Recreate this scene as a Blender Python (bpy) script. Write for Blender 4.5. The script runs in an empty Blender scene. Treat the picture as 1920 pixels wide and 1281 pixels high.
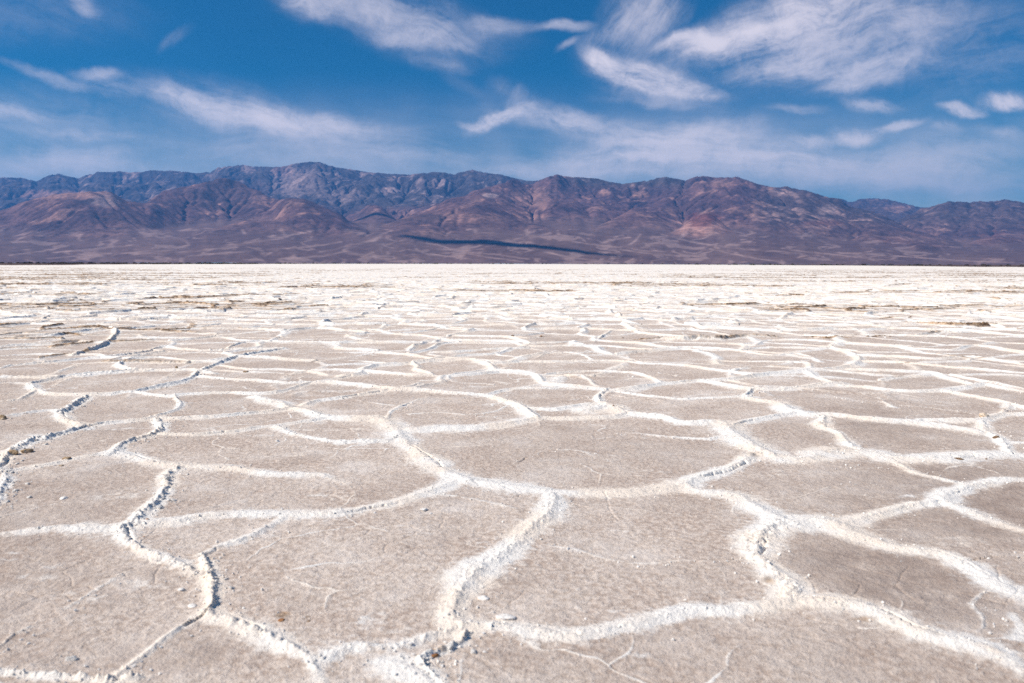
import bpy, math, random, heapq
import numpy as np
from mathutils import Matrix, Vector

C = bpy.context.scene
COL = C.collection
R = math.radians

# ------------------------------------------------------------------ camera
CAM_H = 1.25
F_PX, CX, CY = 1493.0, 960.0, 640.5          # photograph's focal length and centre, in its own pixels
PITCH = math.atan((CY - 494.4) / F_PX)
ROLL = R(0.125)
CAM_R = Matrix.Rotation(R(90) - PITCH, 3, 'X') @ Matrix.Rotation(ROLL, 3, 'Z')
cam_d = bpy.data.cameras.new('camera')
cam = bpy.data.objects.new('camera', cam_d)
COL.objects.link(cam)
cam.matrix_world = Matrix.Translation((0, 0, CAM_H)) @ CAM_R.to_4x4()
cam_d.sensor_width = 36.0
cam_d.lens = F_PX / 1920 * 36.0
cam_d.clip_start = 0.05
cam_d.clip_end = 200000
cam_d.dof.use_dof = True
cam_d.dof.focus_distance = 9.0
cam_d.dof.aperture_fstop = 3.2
C.camera = cam

# ------------------------------------------------------------------ light
SUN_EL, SUN_BACK = R(43), R(14)               # from the left, a little behind the camera
TO_SUN = Vector((-math.cos(SUN_EL) * math.cos(SUN_BACK), -math.cos(SUN_EL) * math.sin(SUN_BACK), math.sin(SUN_EL)))
sun_d = bpy.data.lights.new('sun', 'SUN')
sun_d.energy = 4.5
sun_d.angle = R(0.53)
sun_d.color = (1.0, 0.935, 0.85)
sun = bpy.data.objects.new('sun', sun_d)
COL.objects.link(sun)
sun.rotation_euler = TO_SUN.to_track_quat('Z', 'Y').to_euler()

C.view_settings.view_transform = 'Standard'
C.view_settings.look = 'None'
C.view_settings.gamma = 1
C.view_settings.exposure = 0.45
C.cycles.use_denoising = False
C.cycles.max_bounces = 4
C.cycles.diffuse_bounces = 3
C.cycles.volume_bounces = 0
C.cycles.transparent_max_bounces = 8


def node(t, typ, ins=None, **props):
    n = t.nodes.new(typ)
    for k, v in props.items():
        setattr(n, k, v)
    for k, v in (ins or {}).items():
        s = n.inputs[k]
        if isinstance(v, bpy.types.NodeSocket):
            t.links.new(v, s)
        else:
            s.default_value = v
    return n


def mth(t, op, a, b=None, c=None, clamp=False):
    ins = {0: a}
    if b is not None:
        ins[1] = b
    if c is not None:
        ins[2] = c
    return node(t, 'ShaderNodeMath', ins, operation=op, use_clamp=clamp).outputs[0]


def sstep(t, v, a, b, lo=0.0, hi=1.0):
    return node(t, 'ShaderNodeMapRange', {'Value': v, 'From Min': a, 'From Max': b, 'To Min': lo, 'To Max': hi},
                interpolation_type='SMOOTHSTEP').outputs[0]


def mixc(t, f, a, b, mode='MIX'):
    n = node(t, 'ShaderNodeMix', data_type='RGBA', blend_type=mode)
    for k, v in ((0, f), (6, a), (7, b)):
        if isinstance(v, bpy.types.NodeSocket):
            t.links.new(v, n.inputs[k])
        else:
            n.inputs[k].default_value = v if k == 0 else (*v, 1)
    return n.outputs[2]


def ray(px, py):
    """photograph pixel -> (X/Y, Z/Y) of its direction in the world"""
    d = CAM_R @ Vector(((px - CX) / F_PX, -(py - CY) / F_PX, -1.0))
    return d.x / d.y, d.z / d.y


# ------------------------------------------------------------------ sky with cirrus
W = bpy.data.worlds.new('World')
C.world = W
W.use_nodes = True
wt = W.node_tree
wt.nodes.clear()
sky = node(wt, 'ShaderNodeTexSky', sky_type='NISHITA', sun_disc=False)
sky.sun_elevation = SUN_EL
sky.sun_rotation = math.atan2(TO_SUN.x, TO_SUN.y)
sky.altitude = 0
sky.air_density = 1.0
sky.dust_density = 0.4
sky.ozone_density = 3.0
skyc = node(wt, 'ShaderNodeHueSaturation', {'Hue': 0.492, 'Saturation': 1.7, 'Value': 0.65, 'Fac': 1.0, 'Color': sky.outputs[0]}).outputs[0]
skyc = mixc(wt, 1.0, skyc, (0.20, 0.90, 1.0), 'MULTIPLY')
tc = node(wt, 'ShaderNodeTexCoord')
sep = node(wt, 'ShaderNodeSeparateXYZ', {0: tc.outputs['Generated']})
ysafe = mth(wt, 'MAXIMUM', sep.outputs[1], 0.05)
uu = mth(wt, 'DIVIDE', sep.outputs[0], ysafe)
vv = mth(wt, 'DIVIDE', sep.outputs[2], ysafe)
uv = node(wt, 'ShaderNodeCombineXYZ', {0: uu, 1: vv, 2: 0.0}).outputs[0]
wn = node(wt, 'ShaderNodeTexNoise', {'Vector': uv, 'Scale': 9.0, 'Detail': 5.0, 'Roughness': 0.55}, noise_dimensions='2D')
wofs = node(wt, 'ShaderNodeVectorMath', {0: wn.outputs['Color'], 1: (0.5, 0.5, 0.5)}, operation='SUBTRACT').outputs[0]
wofs = node(wt, 'ShaderNodeVectorMath', {0: wofs, 3: 0.035}, operation='SCALE').outputs[0]
uvw = node(wt, 'ShaderNodeVectorMath', {0: uv, 1: wofs}, operation='ADD').outputs[0]


def streaks(ang, sx, sy, seed, detail=10.0, rough=0.64, dist=0.12):
    r = node(wt, 'ShaderNodeVectorRotate', {'Vector': uvw, 'Angle': R(-ang)}, rotation_type='Z_AXIS').outputs[0]
    m = node(wt, 'ShaderNodeMapping', {'Vector': r, 'Location': (seed, seed * 1.7, 0), 'Scale': (sx, sy, 1)}).outputs[0]
    return node(wt, 'ShaderNodeTexNoise', {'Vector': m, 'Scale': 1.0, 'Detail': detail, 'Roughness': rough, 'Distortion': dist}, noise_dimensions='2D').outputs[0]


ST = {'d': streaks(-16, 7, 34, 3.1), 'u': streaks(14, 7, 30, 9.3), 'v': streaks(58, 8, 34, 5.7), 'h': streaks(-2, 5, 24, 1.9), 'p': streaks(-8, 16, 36, 7.7, 10, 0.68, 0.25)}
FINE = mth(wt, 'MULTIPLY_ADD', node(wt, 'ShaderNodeTexNoise', {'Vector': uvw, 'Scale': 34.0, 'Detail': 9.0, 'Roughness': 0.7, 'Distortion': 0.3}, noise_dimensions='2D').outputs[0], 1.0, -0.5)
# x, y, half length, half width (photograph pixels), tilt, strength, streak set, softness
CLOUDS = [
    (745, 35, 240, 62, -12, 0.46, 'd', 1.0), (590, 8, 75, 42, -20, 0.62, 'p', 1.0), (700, 30, 120, 40, -25, 0.3, 'v', 1.0), (790, 75, 110, 22, -3, 0.45, 'p', 0.8),
    (935, 45, 80, 22, -5, 0.40, 'h', 0.9), (1050, 50, 60, 14, 3, 0.55, 'h', 0.9),
    (155, 6, 40, 22, -35, 0.55, 'd', 1.0), (60, 20, 240, 80, 0, 0.12, 'd', 1.0), (330, 70, 42, 16, 30, 0.14, 'v', 1.0),
    (100, 145, 150, 13, -20, 0.36, 'd', 1.0), (185, 142, 60, 14, -4, 0.50, 'h', 1.0), (200, 165, 90, 20, -18, 0.35, 'd', 1.0),
    (380, 198, 130, 30, -14, 0.72, 'd', 0.9), (520, 228, 160, 34, -8, 0.85, 'd', 0.9), (620, 240, 110, 28, -4, 0.55, 'h', 0.9),
    (450, 215, 260, 60, -13, 0.35, 'd', 1.0), (660, 255, 180, 40, -5, 0.32, 'h', 1.0),
    (20, 205, 90, 22, -6, 0.45, 'd', 1.0), (160, 252, 150, 14, -4, 0.40, 'h', 1.0), (150, 300, 190, 34, -4, 0.55, 'h', 1.0), (60, 320, 160, 30, 0, 0.45, 'h', 1.0),
    (80, 235, 260, 90, -5, 0.25, 'd', 1.0),
    (930, 225, 66, 16, 22, 0.85, 'p', 0.8), (885, 237, 40, 10, -10, 0.5, 'p', 0.8), (975, 195, 80, 30, -40, 0.3, 'v', 1.0), (1010, 225, 120, 26, -10, 0.5, 'p', 1.0),
    (815, 115, 80, 20, -10, 0.25, 'p', 1.0), (880, 165, 120, 20, -28, 0.07, 'd', 1.0),
    (1190, 40, 90, 75, 50, 0.50, 'v', 1.0), (1130, 65, 75, 30, 25, 0.35, 'v', 1.0), (1240, 20, 60, 60, 58, 0.35, 'v', 1.0), (1055, 85, 30, 9, 35, 0.4, 'v', 1.0),
    (1210, 144, 130, 36, -10, 1.0, 'd', 0.8), (1130, 118, 60, 20, -25, 0.9, 'd', 0.8), (1280, 168, 100, 25, -10, 0.80, 'p', 0.9), (1240, 190, 150, 16, -8, 0.35, 'h', 1.0),
    (1380, 75, 175, 40, 12, 0.95, 'u', 0.85), (1290, 80, 70, 20, 10, 0.75, 'u', 0.8), (1500, 30, 190, 55, 12, 0.85, 'u', 0.95), (1560, 90, 250, 75, 12, 0.62, 'u', 1.0), (1460, 120, 120, 34, 10, 0.55, 'u', 1.0),
    (1640, 130, 140, 34, 14, 0.60, 'u', 0.9), (1680, 20, 180, 60, 8, 0.45, 'u', 1.0), (1800, 90, 200, 110, 10, 0.28, 'u', 1.0), (1575, 160, 60, 12, 5, 0.45, 'u', 0.9),
    (1640, 192, 70, 16, -12, 0.55, 'p', 1.0), (1500, 205, 70, 12, 0, 0.35, 'h', 1.0),
    (1610, 250, 60, 20, 4, 0.80, 'p', 0.85), (1690, 237, 60, 12, 6, 0.65, 'p', 0.9), (1520, 264, 55, 14, 2, 0.60, 'p', 0.9),
    (1798, 213, 46, 14, -4, 0.80, 'p', 0.85), (1885, 190, 66, 20, 6, 0.85, 'p', 0.85), (1770, 245, 40, 12, -6, 0.45, 'p', 1.0), (1885, 250, 60, 16, 0, 0.4, 'p', 1.0),
    (1250, 275, 260, 60, 4, 0.95, 'h', 1.0), (1190, 302, 240, 44, 4, 0.95, 'h', 1.0), (1340, 250, 120, 34, 8, 0.50, 'p', 1.0), (1060, 215, 80, 24, -12, 0.5, 'p', 1.0), (1120, 240, 120, 34, -8, 0.55, 'p', 1.0),
    (1400, 308, 340, 56, 0, 0.85, 'h', 1.0), (1650, 320, 330, 50, 0, 0.50, 'h', 1.0), (1800, 290, 200, 60, 0, 0.35, 'h', 1.0), (1750, 345, 300, 16, -1, 0.25, 'h', 1.0),
    (980, 326, 110, 16, -4, 0.60, 'h', 1.0), (820, 300, 300, 50, -6, 0.28, 'h', 1.0), (560, 290, 300, 46, -4, 0.30, 'h', 1.0),
]
total = None
for (x, y, a, b, ang, s, st, soft) in CLOUDS:
    s = min(1.0, s * 1.14)
    cu, cv = ray(x, y)
    p = node(wt, 'ShaderNodeVectorMath', {0: uvw, 1: (cu, cv, 0)}, operation='SUBTRACT').outputs[0]
    p = node(wt, 'ShaderNodeMapping', {'Vector': p, 'Rotation': (0, 0, R(ang)), 'Scale': (a / F_PX * 1.35, b / F_PX * 1.35, 1)}, vector_type='TEXTURE').outputs[0]
    d = node(wt, 'ShaderNodeVectorMath', {0: p}, operation='LENGTH').outputs['Value']
    m = sstep(wt, d, 1.0, 1.0 - soft, 0.0, 1.0)
    k = mth(wt, 'MULTIPLY_ADD', ST[st], 2.3, mth(wt, 'SUBTRACT', FINE, 1.06))            # streak noise pulls holes in the edge
    e = mth(wt, 'MULTIPLY_ADD', m, 0.9, mth(wt, 'MULTIPLY', k, mth(wt, 'MULTIPLY', m, 1.0)))
    e = mth(wt, 'MULTIPLY', sstep(wt, e, 0.01, 1.5), s)
    inv = mth(wt, 'SUBTRACT', 1.0, e)
    total = inv if total is None else mth(wt, 'MULTIPLY', total, inv)
dens = mth(wt, 'SUBTRACT', 1.0, total)
front = sstep(wt, sep.outputs[1], 0.08, 0.2)
dens = mth(wt, 'MULTIPLY', dens, front)
# thin veil everywhere, thicker towards the horizon; loose cirrus in the rest of the sky
veil = mth(wt, 'MULTIPLY', mth(wt, 'ADD', sstep(wt, ST['h'], 0.2, 0.85, 0.0, 0.35), sstep(wt, wn.outputs[0], 0.2, 0.8, 0.25, 0.65)), sstep(wt, vv, 0.24, 0.07, 0.01, 0.72))
bk = node(wt, 'ShaderNodeTexNoise', {'Vector': node(wt, 'ShaderNodeMapping', {'Vector': tc.outputs['Generated'], 'Scale': (1.2, 3.0, 5.0)}).outputs[0], 'Scale': 1.6, 'Detail': 7.0, 'Roughness': 0.6, 'Distortion': 0.6}).outputs[0]
back = mth(wt, 'MULTIPLY', sstep(wt, bk, 0.5, 0.75, 0, 0.6), mth(wt, 'SUBTRACT', 1.0, front))
dens = mth(wt, 'SUBTRACT', 1.0, mth(wt, 'MULTIPLY', mth(wt, 'SUBTRACT', 1.0, dens), mth(wt, 'MULTIPLY', mth(wt, 'SUBTRACT', 1.0, veil), mth(wt, 'SUBTRACT', 1.0, back))))
dens = mth(wt, 'MULTIPLY', dens, 0.86)
CLOUD_COL = (9.6, 8.7, 9.2)
col = mixc(wt, dens, skyc, CLOUD_COL)
bg = node(wt, 'ShaderNodeBackground', {'Color': col, 'Strength': 0.08})
out = node(wt, 'ShaderNodeOutputWorld', {'Surface': bg.outputs[0]})
W.cycles.sampling_method = 'MANUAL'
W.cycles.sample_map_resolution = 512


# ------------------------------------------------------------------ numpy helpers
def _hash(ix, iy, seed):
    h = ix.astype(np.int64).astype(np.uint32) * np.uint32(374761393) + iy.astype(np.int64).astype(np.uint32) * np.uint32(668265263) + np.uint32((seed * 2246822519) & 0xffffffff)
    h = (h ^ (h >> np.uint32(13))) * np.uint32(1274126177)
    h = (h ^ (h >> np.uint32(16))) * np.uint32(2246822519)
    h ^= h >> np.uint32(15)
    return (h >> np.uint32(8)).astype(np.float32) * np.float32(1 / 16777216.0)


def vnoise(x, y, seed=0):
    x0 = np.floor(x); y0 = np.floor(y)
    fx = (x - x0).astype(np.float32); fy = (y - y0).astype(np.float32)
    fx = fx * fx * fx * (fx * (fx * 6 - 15) + 10); fy = fy * fy * fy * (fy * (fy * 6 - 15) + 10)
    ix = x0.astype(np.int64); iy = y0.astype(np.int64)
    a = _hash(ix, iy, seed); b = _hash(ix + 1, iy, seed); c = _hash(ix, iy + 1, seed); d = _hash(ix + 1, iy + 1, seed)
    return a + (b - a) * fx + (c - a) * fy + (a - b - c + d) * fx * fy


def fbm(x, y, octs=4, seed=0, gain=0.5, lac=2.03):
    s = 0; a = 1.0; n = 0
    for o in range(octs):
        s = s + a * (vnoise(x, y, seed + o * 17) - 0.5); n += a
        x = x * lac + 13.7; y = y * lac + 7.3; a *= gain
    return s / n * 2          # about -1..1


def ridged(x, y, octs=4, seed=0, gain=0.5, lac=2.03):
    s = 0; a = 1.0; n = 0
    for o in range(octs):
        s = s + a * (1 - np.abs(2 * vnoise(x, y, seed + o * 17) - 1)); n += a
        x = x * lac + 13.7; y = y * lac + 7.3; a *= gain
    return s / n


def ss(x, a, b):
    t = np.clip((x - a) / (b - a), 0, 1)
    return t * t * (3 - 2 * t)


def grid_mesh(name, V, nr, nc, mat, attrs=None, keep=None, kind='structure'):
    """V: (nr*nc, 3) points in rows; one quad sheet"""
    idx = np.arange(nr * nc, dtype=np.int32).reshape(nr, nc)
    q = np.stack([idx[:-1, :-1], idx[:-1, 1:], idx[1:, 1:], idx[1:, :-1]], -1).reshape(-1, 4)
    if keep is not None:
        q = q[keep.reshape(-1)]
        used = np.zeros(nr * nc, bool); used[q.ravel()] = True
        remap = np.cumsum(used, dtype=np.int32) - 1
        q = remap[q]; V = V[used]
        attrs = {k: a[used] for k, a in (attrs or {}).items()}
    me = bpy.data.meshes.new(name)
    me.vertices.add(len(V)); me.vertices.foreach_set('co', np.ascontiguousarray(V, dtype=np.float32).ravel())
    me.loops.add(q.size); me.loops.foreach_set('vertex_index', np.ascontiguousarray(q, dtype=np.int32).ravel())
    me.polygons.add(len(q)); me.polygons.foreach_set('loop_start', np.arange(0, q.size, 4, dtype=np.int32))
    for k, a in (attrs or {}).items():
        if a.ndim == 1:
            at = me.attributes.new(k, 'FLOAT', 'POINT'); at.data.foreach_set('value', np.ascontiguousarray(a, dtype=np.float32))
        else:
            at = me.attributes.new(k, 'FLOAT_COLOR', 'POINT')
            at.data.foreach_set('color', np.concatenate([a, np.ones((len(a), 1))], 1).astype(np.float32).ravel())
    me.update(calc_edges=True)
    me.materials.append(mat)
    o = bpy.data.objects.new(name, me)
    COL.objects.link(o)
    o['kind'] = kind
    return o


# ------------------------------------------------------------------ materials
def attr(t, name):
    return node(t, 'ShaderNodeAttribute', attribute_name=name)


def new_mat(name, rough=0.9, spec=0.2):
    m = bpy.data.materials.new(name)
    m.use_nodes = True
    b = m.node_tree.nodes['Principled BSDF']
    b.inputs['Roughness'].default_value = rough
    b.inputs['Specular IOR Level'].default_value = spec
    return m, m.node_tree, b


def tex(t, vec, scale, detail=4.0, rough=0.55, dist=0.0):
    return node(t, 'ShaderNodeTexNoise', {'Vector': vec, 'Scale': scale, 'Detail': detail, 'Roughness': rough, 'Distortion': dist}).outputs[0]


def salt_material():
    m, t, b = new_mat('salt_crust', 0.85, 0.25)
    co = node(t, 'ShaderNodeTexCoord').outputs['Object']
    n_big = tex(t, co, 1.3, 5, 0.6)
    n_mid = tex(t, co, 7.0, 6, 0.65)
    n_fine = tex(t, co, 34.0, 5, 0.7)
    n_grit = tex(t, co, 150.0, 3, 0.7)
    salt, dirt, tone = (attr(t, k).outputs['Fac'] for k in ('salt', 'dirt', 'tone'))
    plate = mixc(t, sstep(t, n_fine, 0.37, 0.63), (0.51, 0.407, 0.328), (0.75, 0.637, 0.545))
    plate = mixc(t, sstep(t, n_mid, 0.42, 0.66, 0.0, 0.6), plate, (0.72, 0.615, 0.532))
    plate = mixc(t, sstep(t, n_grit, 0.55, 0.68, 0.0, 0.6), plate, (0.80, 0.72, 0.65))
    plate = mixc(t, sstep(t, n_grit, 0.45, 0.32, 0.0, 0.65), plate, (0.25, 0.185, 0.15))
    n_pat = tex(t, co, 1.7, 8, 0.72, 0.3)
    plate = mixc(t, sstep(t, n_pat, 0.54, 0.40, 0.0, 0.9), plate, mixc(t, sstep(t, n_fine, 0.4, 0.6), (0.45, 0.345, 0.277), (0.68, 0.565, 0.475)))
    plate = mixc(t, sstep(t, n_pat, 0.52, 0.66, 0.0, 0.65), plate, (0.79, 0.705, 0.63))
    # dull brown tone of some plates, in patches
    tn = mth(t, 'MULTIPLY', tone, sstep(t, mth(t, 'ADD', mth(t, 'MULTIPLY', n_mid, 0.6), mth(t, 'MULTIPLY', n_fine, 0.4)), 0.36, 0.6, 0.25, 1.0))
    plate = mixc(t, tn, plate, (0.29, 0.215, 0.175))
    # faint rust specks on the plates
    rust = mth(t, 'MULTIPLY', sstep(t, n_mid, 0.60, 0.72), sstep(t, n_fine, 0.5, 0.65, 0.0, 0.75))
    plate = mixc(t, rust, plate, (0.42, 0.27, 0.17))
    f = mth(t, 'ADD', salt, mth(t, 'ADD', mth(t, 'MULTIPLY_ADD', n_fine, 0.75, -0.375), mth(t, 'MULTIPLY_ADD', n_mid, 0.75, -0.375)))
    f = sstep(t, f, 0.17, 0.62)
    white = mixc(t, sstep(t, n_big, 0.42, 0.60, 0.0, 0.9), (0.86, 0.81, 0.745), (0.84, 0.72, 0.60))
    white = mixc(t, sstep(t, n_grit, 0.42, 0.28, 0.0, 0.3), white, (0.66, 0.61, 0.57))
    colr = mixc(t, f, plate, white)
    orange = mixc(t, sstep(t, n_fine, 0.35, 0.65), (0.42, 0.235, 0.10), (0.70, 0.54, 0.40))
    orange = mixc(t, sstep(t, n_mid, 0.60, 0.44), orange, (0.13, 0.078, 0.045))
    df = mth(t, 'MULTIPLY', dirt, sstep(t, mth(t, 'ADD', dirt, mth(t, 'MULTIPLY', n_mid, 1.0)), 0.75, 1.15))
    colr = mixc(t, df, colr, orange)
    t.links.new(colr, b.inputs['Base Color'])
    h = mth(t, 'ADD', mth(t, 'MULTIPLY', n_fine, 0.75), mth(t, 'MULTIPLY', n_grit, 0.3))
    bmp = node(t, 'ShaderNodeBump', {'Strength': 0.9, 'Distance': 0.016, 'Height': h})
    t.links.new(bmp.outputs[0], b.inputs['Normal'])
    return m


def rock_material(name, k):
    m, t, b = new_mat(name, 0.95, 0.1)
    lo = lambda *v: tuple(1 + (x - 1) * k for x in v)
    co = node(t, 'ShaderNodeTexCoord').outputs['Object']
    tint = attr(t, 'rock_tint').outputs['Color']
    n1 = tex(t, co, 0.0026, 10, 0.7, 0.5)
    n2 = tex(t, co, 0.010, 6, 0.7)
    c = mixc(t, 1.0, tint, mixc(t, sstep(t, n1, 0.38, 0.62), lo(0.62, 0.62, 0.66), lo(1.42, 1.36, 1.3)), 'MULTIPLY')
    c = mixc(t, 1.0, c, mixc(t, sstep(t, n2, 0.36, 0.64), lo(0.66, 0.66, 0.68), lo(1.36, 1.33, 1.3)), 'MULTIPLY')
    t.links.new(c, b.inputs['Base Color'])
    bmp = node(t, 'ShaderNodeBump', {'Strength': 0.6 * k, 'Distance': 30.0, 'Height': n2})
    t.links.new(bmp.outputs[0], b.inputs['Normal'])
    return m


M_SALT = salt_material()
M_ROCK = rock_material('desert_rock', 0.8)
M_FAN = rock_material('fan_gravel', 0.38)

# ------------------------------------------------------------------ the salt ridges, traced on the ground: width, height, crumble, dirt, points
RIDGES = []


def rd(w, h, crumb, dirt, s):
    pts = [tuple(float(v) for v in p.split(',')) for p in s.split()]
    my = sorted(p[1] for p in pts)[len(pts) // 2]
    far = min(1.0, max(0.0, (860 - my) / 180.0))                 # the crust stands higher away from the trodden foreground
    if dirt > 0.7:
        w, h, dirt = w * 1.1, h * 1.25, dirt * 1.1
    w *= 1 - 0.36 * min(1.0, max(0.0, (my - 1010) / 150.0))
    RIDGES.append((w * ((0.57 if w > 0.07 else 0.53 if w > 0.045 else 0.40) + 0.12 * far), h * (0.23 + 0.27 * far), crumb, dirt, pts))

rd(.055,.040,.25,0,'-60,905 0,888 43,879 93,871 133,861 180,853 207,848')
rd(.075,.050,.1,0,'207,848 233,852 283,864 333,872 410,874 450,876 500,884 567,889 600,890 650,908')
rd(.06,.055,.9,0,'335,877 313,890 310,920 290,945 268,960 255,977 230,992')
rd(.07,.050,.2,0,'-60,1006 0,1000 50,993 117,988 160,988 207,988 230,993')
rd(.06,.045,.6,0,'230,993 245,1012 283,1035 327,1050 363,1070 388,1072')
rd(.05,.030,.2,0,'380,1040 417,1023 467,1007 500,987 533,968')
rd(.07,.045,.1,0,'255,977 333,975 400,963 467,962 533,963 633,963 690,953 740,943 800,923 840,905 866,894')
rd(.055,.060,1,0,'378,1038 387,1060 397,1093 400,1120 393,1142')
rd(.08,.055,.5,0,'393,1142 413,1152 450,1167 500,1190 540,1210 580,1235 600,1262 615,1300')
rd(.05,.034,.2,0,'393,1142 373,1155 317,1190 277,1223 233,1253 200,1280 180,1300')
rd(.03,.014,.2,0,'233,1073 200,1093 150,1123 123,1140')
rd(.03,.022,.3,0,'57,1173 27,1187 7,1207 -20,1225')
rd(.05,.05,.9,0,'-40,1255 0,1258 60,1262 130,1265 200,1272 260,1268')
rd(.05,.05,.9,0,'-10,868 13,895 4,915 0,940 -20,960')
rd(.10,.060,.1,0,'707,783 727,793 745,803 750,818 765,830 787,850 813,868 838,885 866,895 880,900')
rd(.10,.050,.05,0,'866,895 900,902 940,909 1000,917 1040,922 1100,922 1200,919 1257,913 1285,907')
rd(.085,.055,.25,0,'1035,924 1037,940 1030,957 1007,983 973,1013 950,1033 907,1057 873,1093 857,1113 853,1143 867,1173')
rd(.09,.050,.2,.1,'867,1173 893,1169 940,1174 1007,1184 1073,1188 1123,1178 1207,1160 1280,1143 1347,1140 1413,1136 1463,1128 1490,1122')
rd(.08,.045,.3,0,'867,1173 840,1184 790,1198 740,1214 673,1214 640,1220 600,1236')
rd(.05,.055,.8,.5,'875,1180 866,1200 850,1208 820,1222 800,1228 786,1236')
rd(.035,.060,.9,0,'784,1232 798,1252 815,1268 835,1290')
rd(.12,.050,.1,0,'745,1240 765,1248 790,1262 800,1290')
rd(.04,.018,.1,0,'800,927 853,930 907,940 950,950 973,958')
rd(.025,.014,.1,0,'1030,1023 1090,1033 1140,1047 1207,1053 1273,1050 1330,1050 1400,1048 1415,1045')
rd(.09,.060,.15,.15,'1285,907 1300,918 1330,923 1380,927 1407,943 1430,957 1453,970 1467,978')
rd(.075,.060,.35,.1,'1285,905 1297,896 1330,888 1363,877 1390,866 1415,853 1437,848')
rd(.10,.065,.1,.2,'1467,978 1497,980 1547,976 1580,987 1620,1003 1680,1022 1747,1030 1780,1043 1820,1063 1860,1088 1920,1113 1990,1140')
rd(.07,.050,.2,.1,'1575,980 1640,963 1680,952 1723,945 1763,940 1780,923 1800,915 1830,907 1873,897 1920,897 1990,905')
rd(.07,.050,.1,.15,'1763,940 1813,956 1847,970 1880,980 1920,993 1980,1012')
rd(.055,.040,.2,.1,'1640,850 1667,860 1697,877 1723,889 1763,897 1800,906 1830,907')
rd(.09,.055,.6,.2,'1467,978 1440,990 1425,1000 1420,1020 1427,1043 1453,1067 1477,1090 1490,1120')
rd(.11,.065,.2,.3,'1490,1120 1563,1127 1597,1133 1647,1147 1680,1160 1713,1178 1780,1197 1830,1211 1880,1230 1920,1256 1980,1290')
rd(.025,.014,.1,0,'1817,1050 1863,1043 1913,1047 1960,1043')
rd(.025,.012,.1,0,'1813,1193 1843,1177 1840,1153 1820,1133 1853,1103')
rd(.025,.010,.1,0,'1580,913 1613,907 1647,903')
rd(.025,.010,.1,0,'1547,870 1597,877 1653,877')
rd(.06,.075,1,.2,'-30,885 0,866 13,850 33,835 67,820 83,820 100,813 127,807 157,800')
rd(.065,.050,.3,0,'157,800 167,796 217,790 267,786 290,783 333,783 383,780 417,778 467,773 517,767 547,763')
rd(.06,.055,.8,0,'295,785 303,798 290,813 267,820 240,827 225,833 218,842 213,849')
rd(.055,.040,.1,0,'300,812 367,813 433,808 483,800 517,797 567,790 640,781 700,783')
rd(.055,.035,.3,0,'517,799 547,810 567,817 617,825 640,826 700,827 740,819 752,818')
rd(.06,.065,1,0,'163,741 143,753 127,767 110,772')
rd(.07,.055,.3,.3,'-30,783 0,780 50,773 93,767 110,773 127,787 147,795 157,800')
rd(.05,.045,.5,0,'-30,753 0,750 33,747 57,737 70,731')
rd(.06,.045,.15,0,'-30,716 0,717 57,718 67,730 100,737 147,739 167,739 207,737 250,735 287,740 327,743')
rd(.06,.050,.4,.1,'57,718 83,712 117,705 167,700 213,697 253,693 300,693 363,693 400,700')
rd(.045,.040,.4,0,'327,743 337,755 333,766 300,777 283,781')
rd(.055,.050,.7,0,'245,735 300,723 333,717 363,705 377,694 417,678 450,667 500,658 533,653')
rd(.065,.045,.1,0,'377,706 433,710 483,712 533,717 573,716')
rd(.06,.040,.1,0,'327,740 367,737 433,735 500,737 550,727 573,718 617,710 640,707 673,700')
rd(.085,.060,.15,0,'480,743 517,752 547,763 573,768 600,777 640,783 673,784 707,783')
rd(.06,.040,.1,0,'573,758 600,749 640,745 690,737 740,728 773,723 787,717')
rd(.05,.035,.1,0,'415,685 467,692 517,692 567,694 617,703')
rd(.06,.045,.1,0,'247,673 300,670 367,677 417,678')
rd(.05,.055,.9,0,'247,673 230,680 223,684 253,693')
rd(.06,.050,.3,.25,'-30,694 0,690 17,685 43,682 100,677 150,672 193,670 247,673')
rd(.05,.040,.2,0,'0,700 33,707 90,707')
rd(.055,.045,.2,.1,'-20,668 27,665 67,663 133,664 187,665 200,669')
rd(.06,.090,1,.2,'140,663 167,655 190,648 200,641 213,631 219,618 200,612')
rd(.09,.090,.5,.5,'-20,650 0,648 50,645 100,643 150,640 200,641')
rd(.08,.080,.6,.5,'-20,634 0,632 50,630 100,627 150,622 183,617 207,613')
rd(.07,.090,.8,.5,'217,617 267,613 300,610 327,608')
rd(.06,.040,.2,.1,'222,633 283,632 367,633 417,632 450,637 487,638')
rd(.055,.050,.6,0,'197,668 233,665 273,660 307,650 360,656 433,655 493,653 533,653')
rd(.045,.035,.3,0,'307,650 350,640')
rd(.05,.045,.5,0,'427,653 450,643 487,638 533,640 640,641')
rd(.05,.060,.9,0,'37,603 70,600 87,593 103,585')
rd(.05,.050,.5,0,'360,617 377,612 400,608 443,605 533,608 640,610')
rd(.08,.055,.1,0,'640,703 673,700 685,690 707,683 757,680 807,675 857,673 890,673 917,682 927,692')
rd(.08,.055,.1,0,'927,692 973,695 1007,702 1017,713 1030,720 1090,725 1140,730 1180,728 1223,720 1257,717 1313,712')
rd(.08,.055,.1,0,'573,716 617,714 640,717 690,723 740,728 790,730 840,735 900,738 930,744 957,752 980,763 1007,782')
rd(.025,.016,.1,0,'790,713 840,713 873,718 957,720')
rd(.045,.030,.1,0,'917,692 873,698 843,703 840,710')
rd(.085,.050,.1,0,'775,803 840,801 890,800 940,795 1007,783 1073,782 1140,780 1157,777 1180,771')
rd(.07,.045,.1,0,'640,828 690,825 723,824 752,818')
rd(.025,.014,.1,0,'770,777 823,773 873,778 923,773 947,763')
rd(.04,.025,.2,0,'725,785 737,770 773,753 803,743')
rd(.03,.016,.1,0,'667,750 707,757 737,760')
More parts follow.
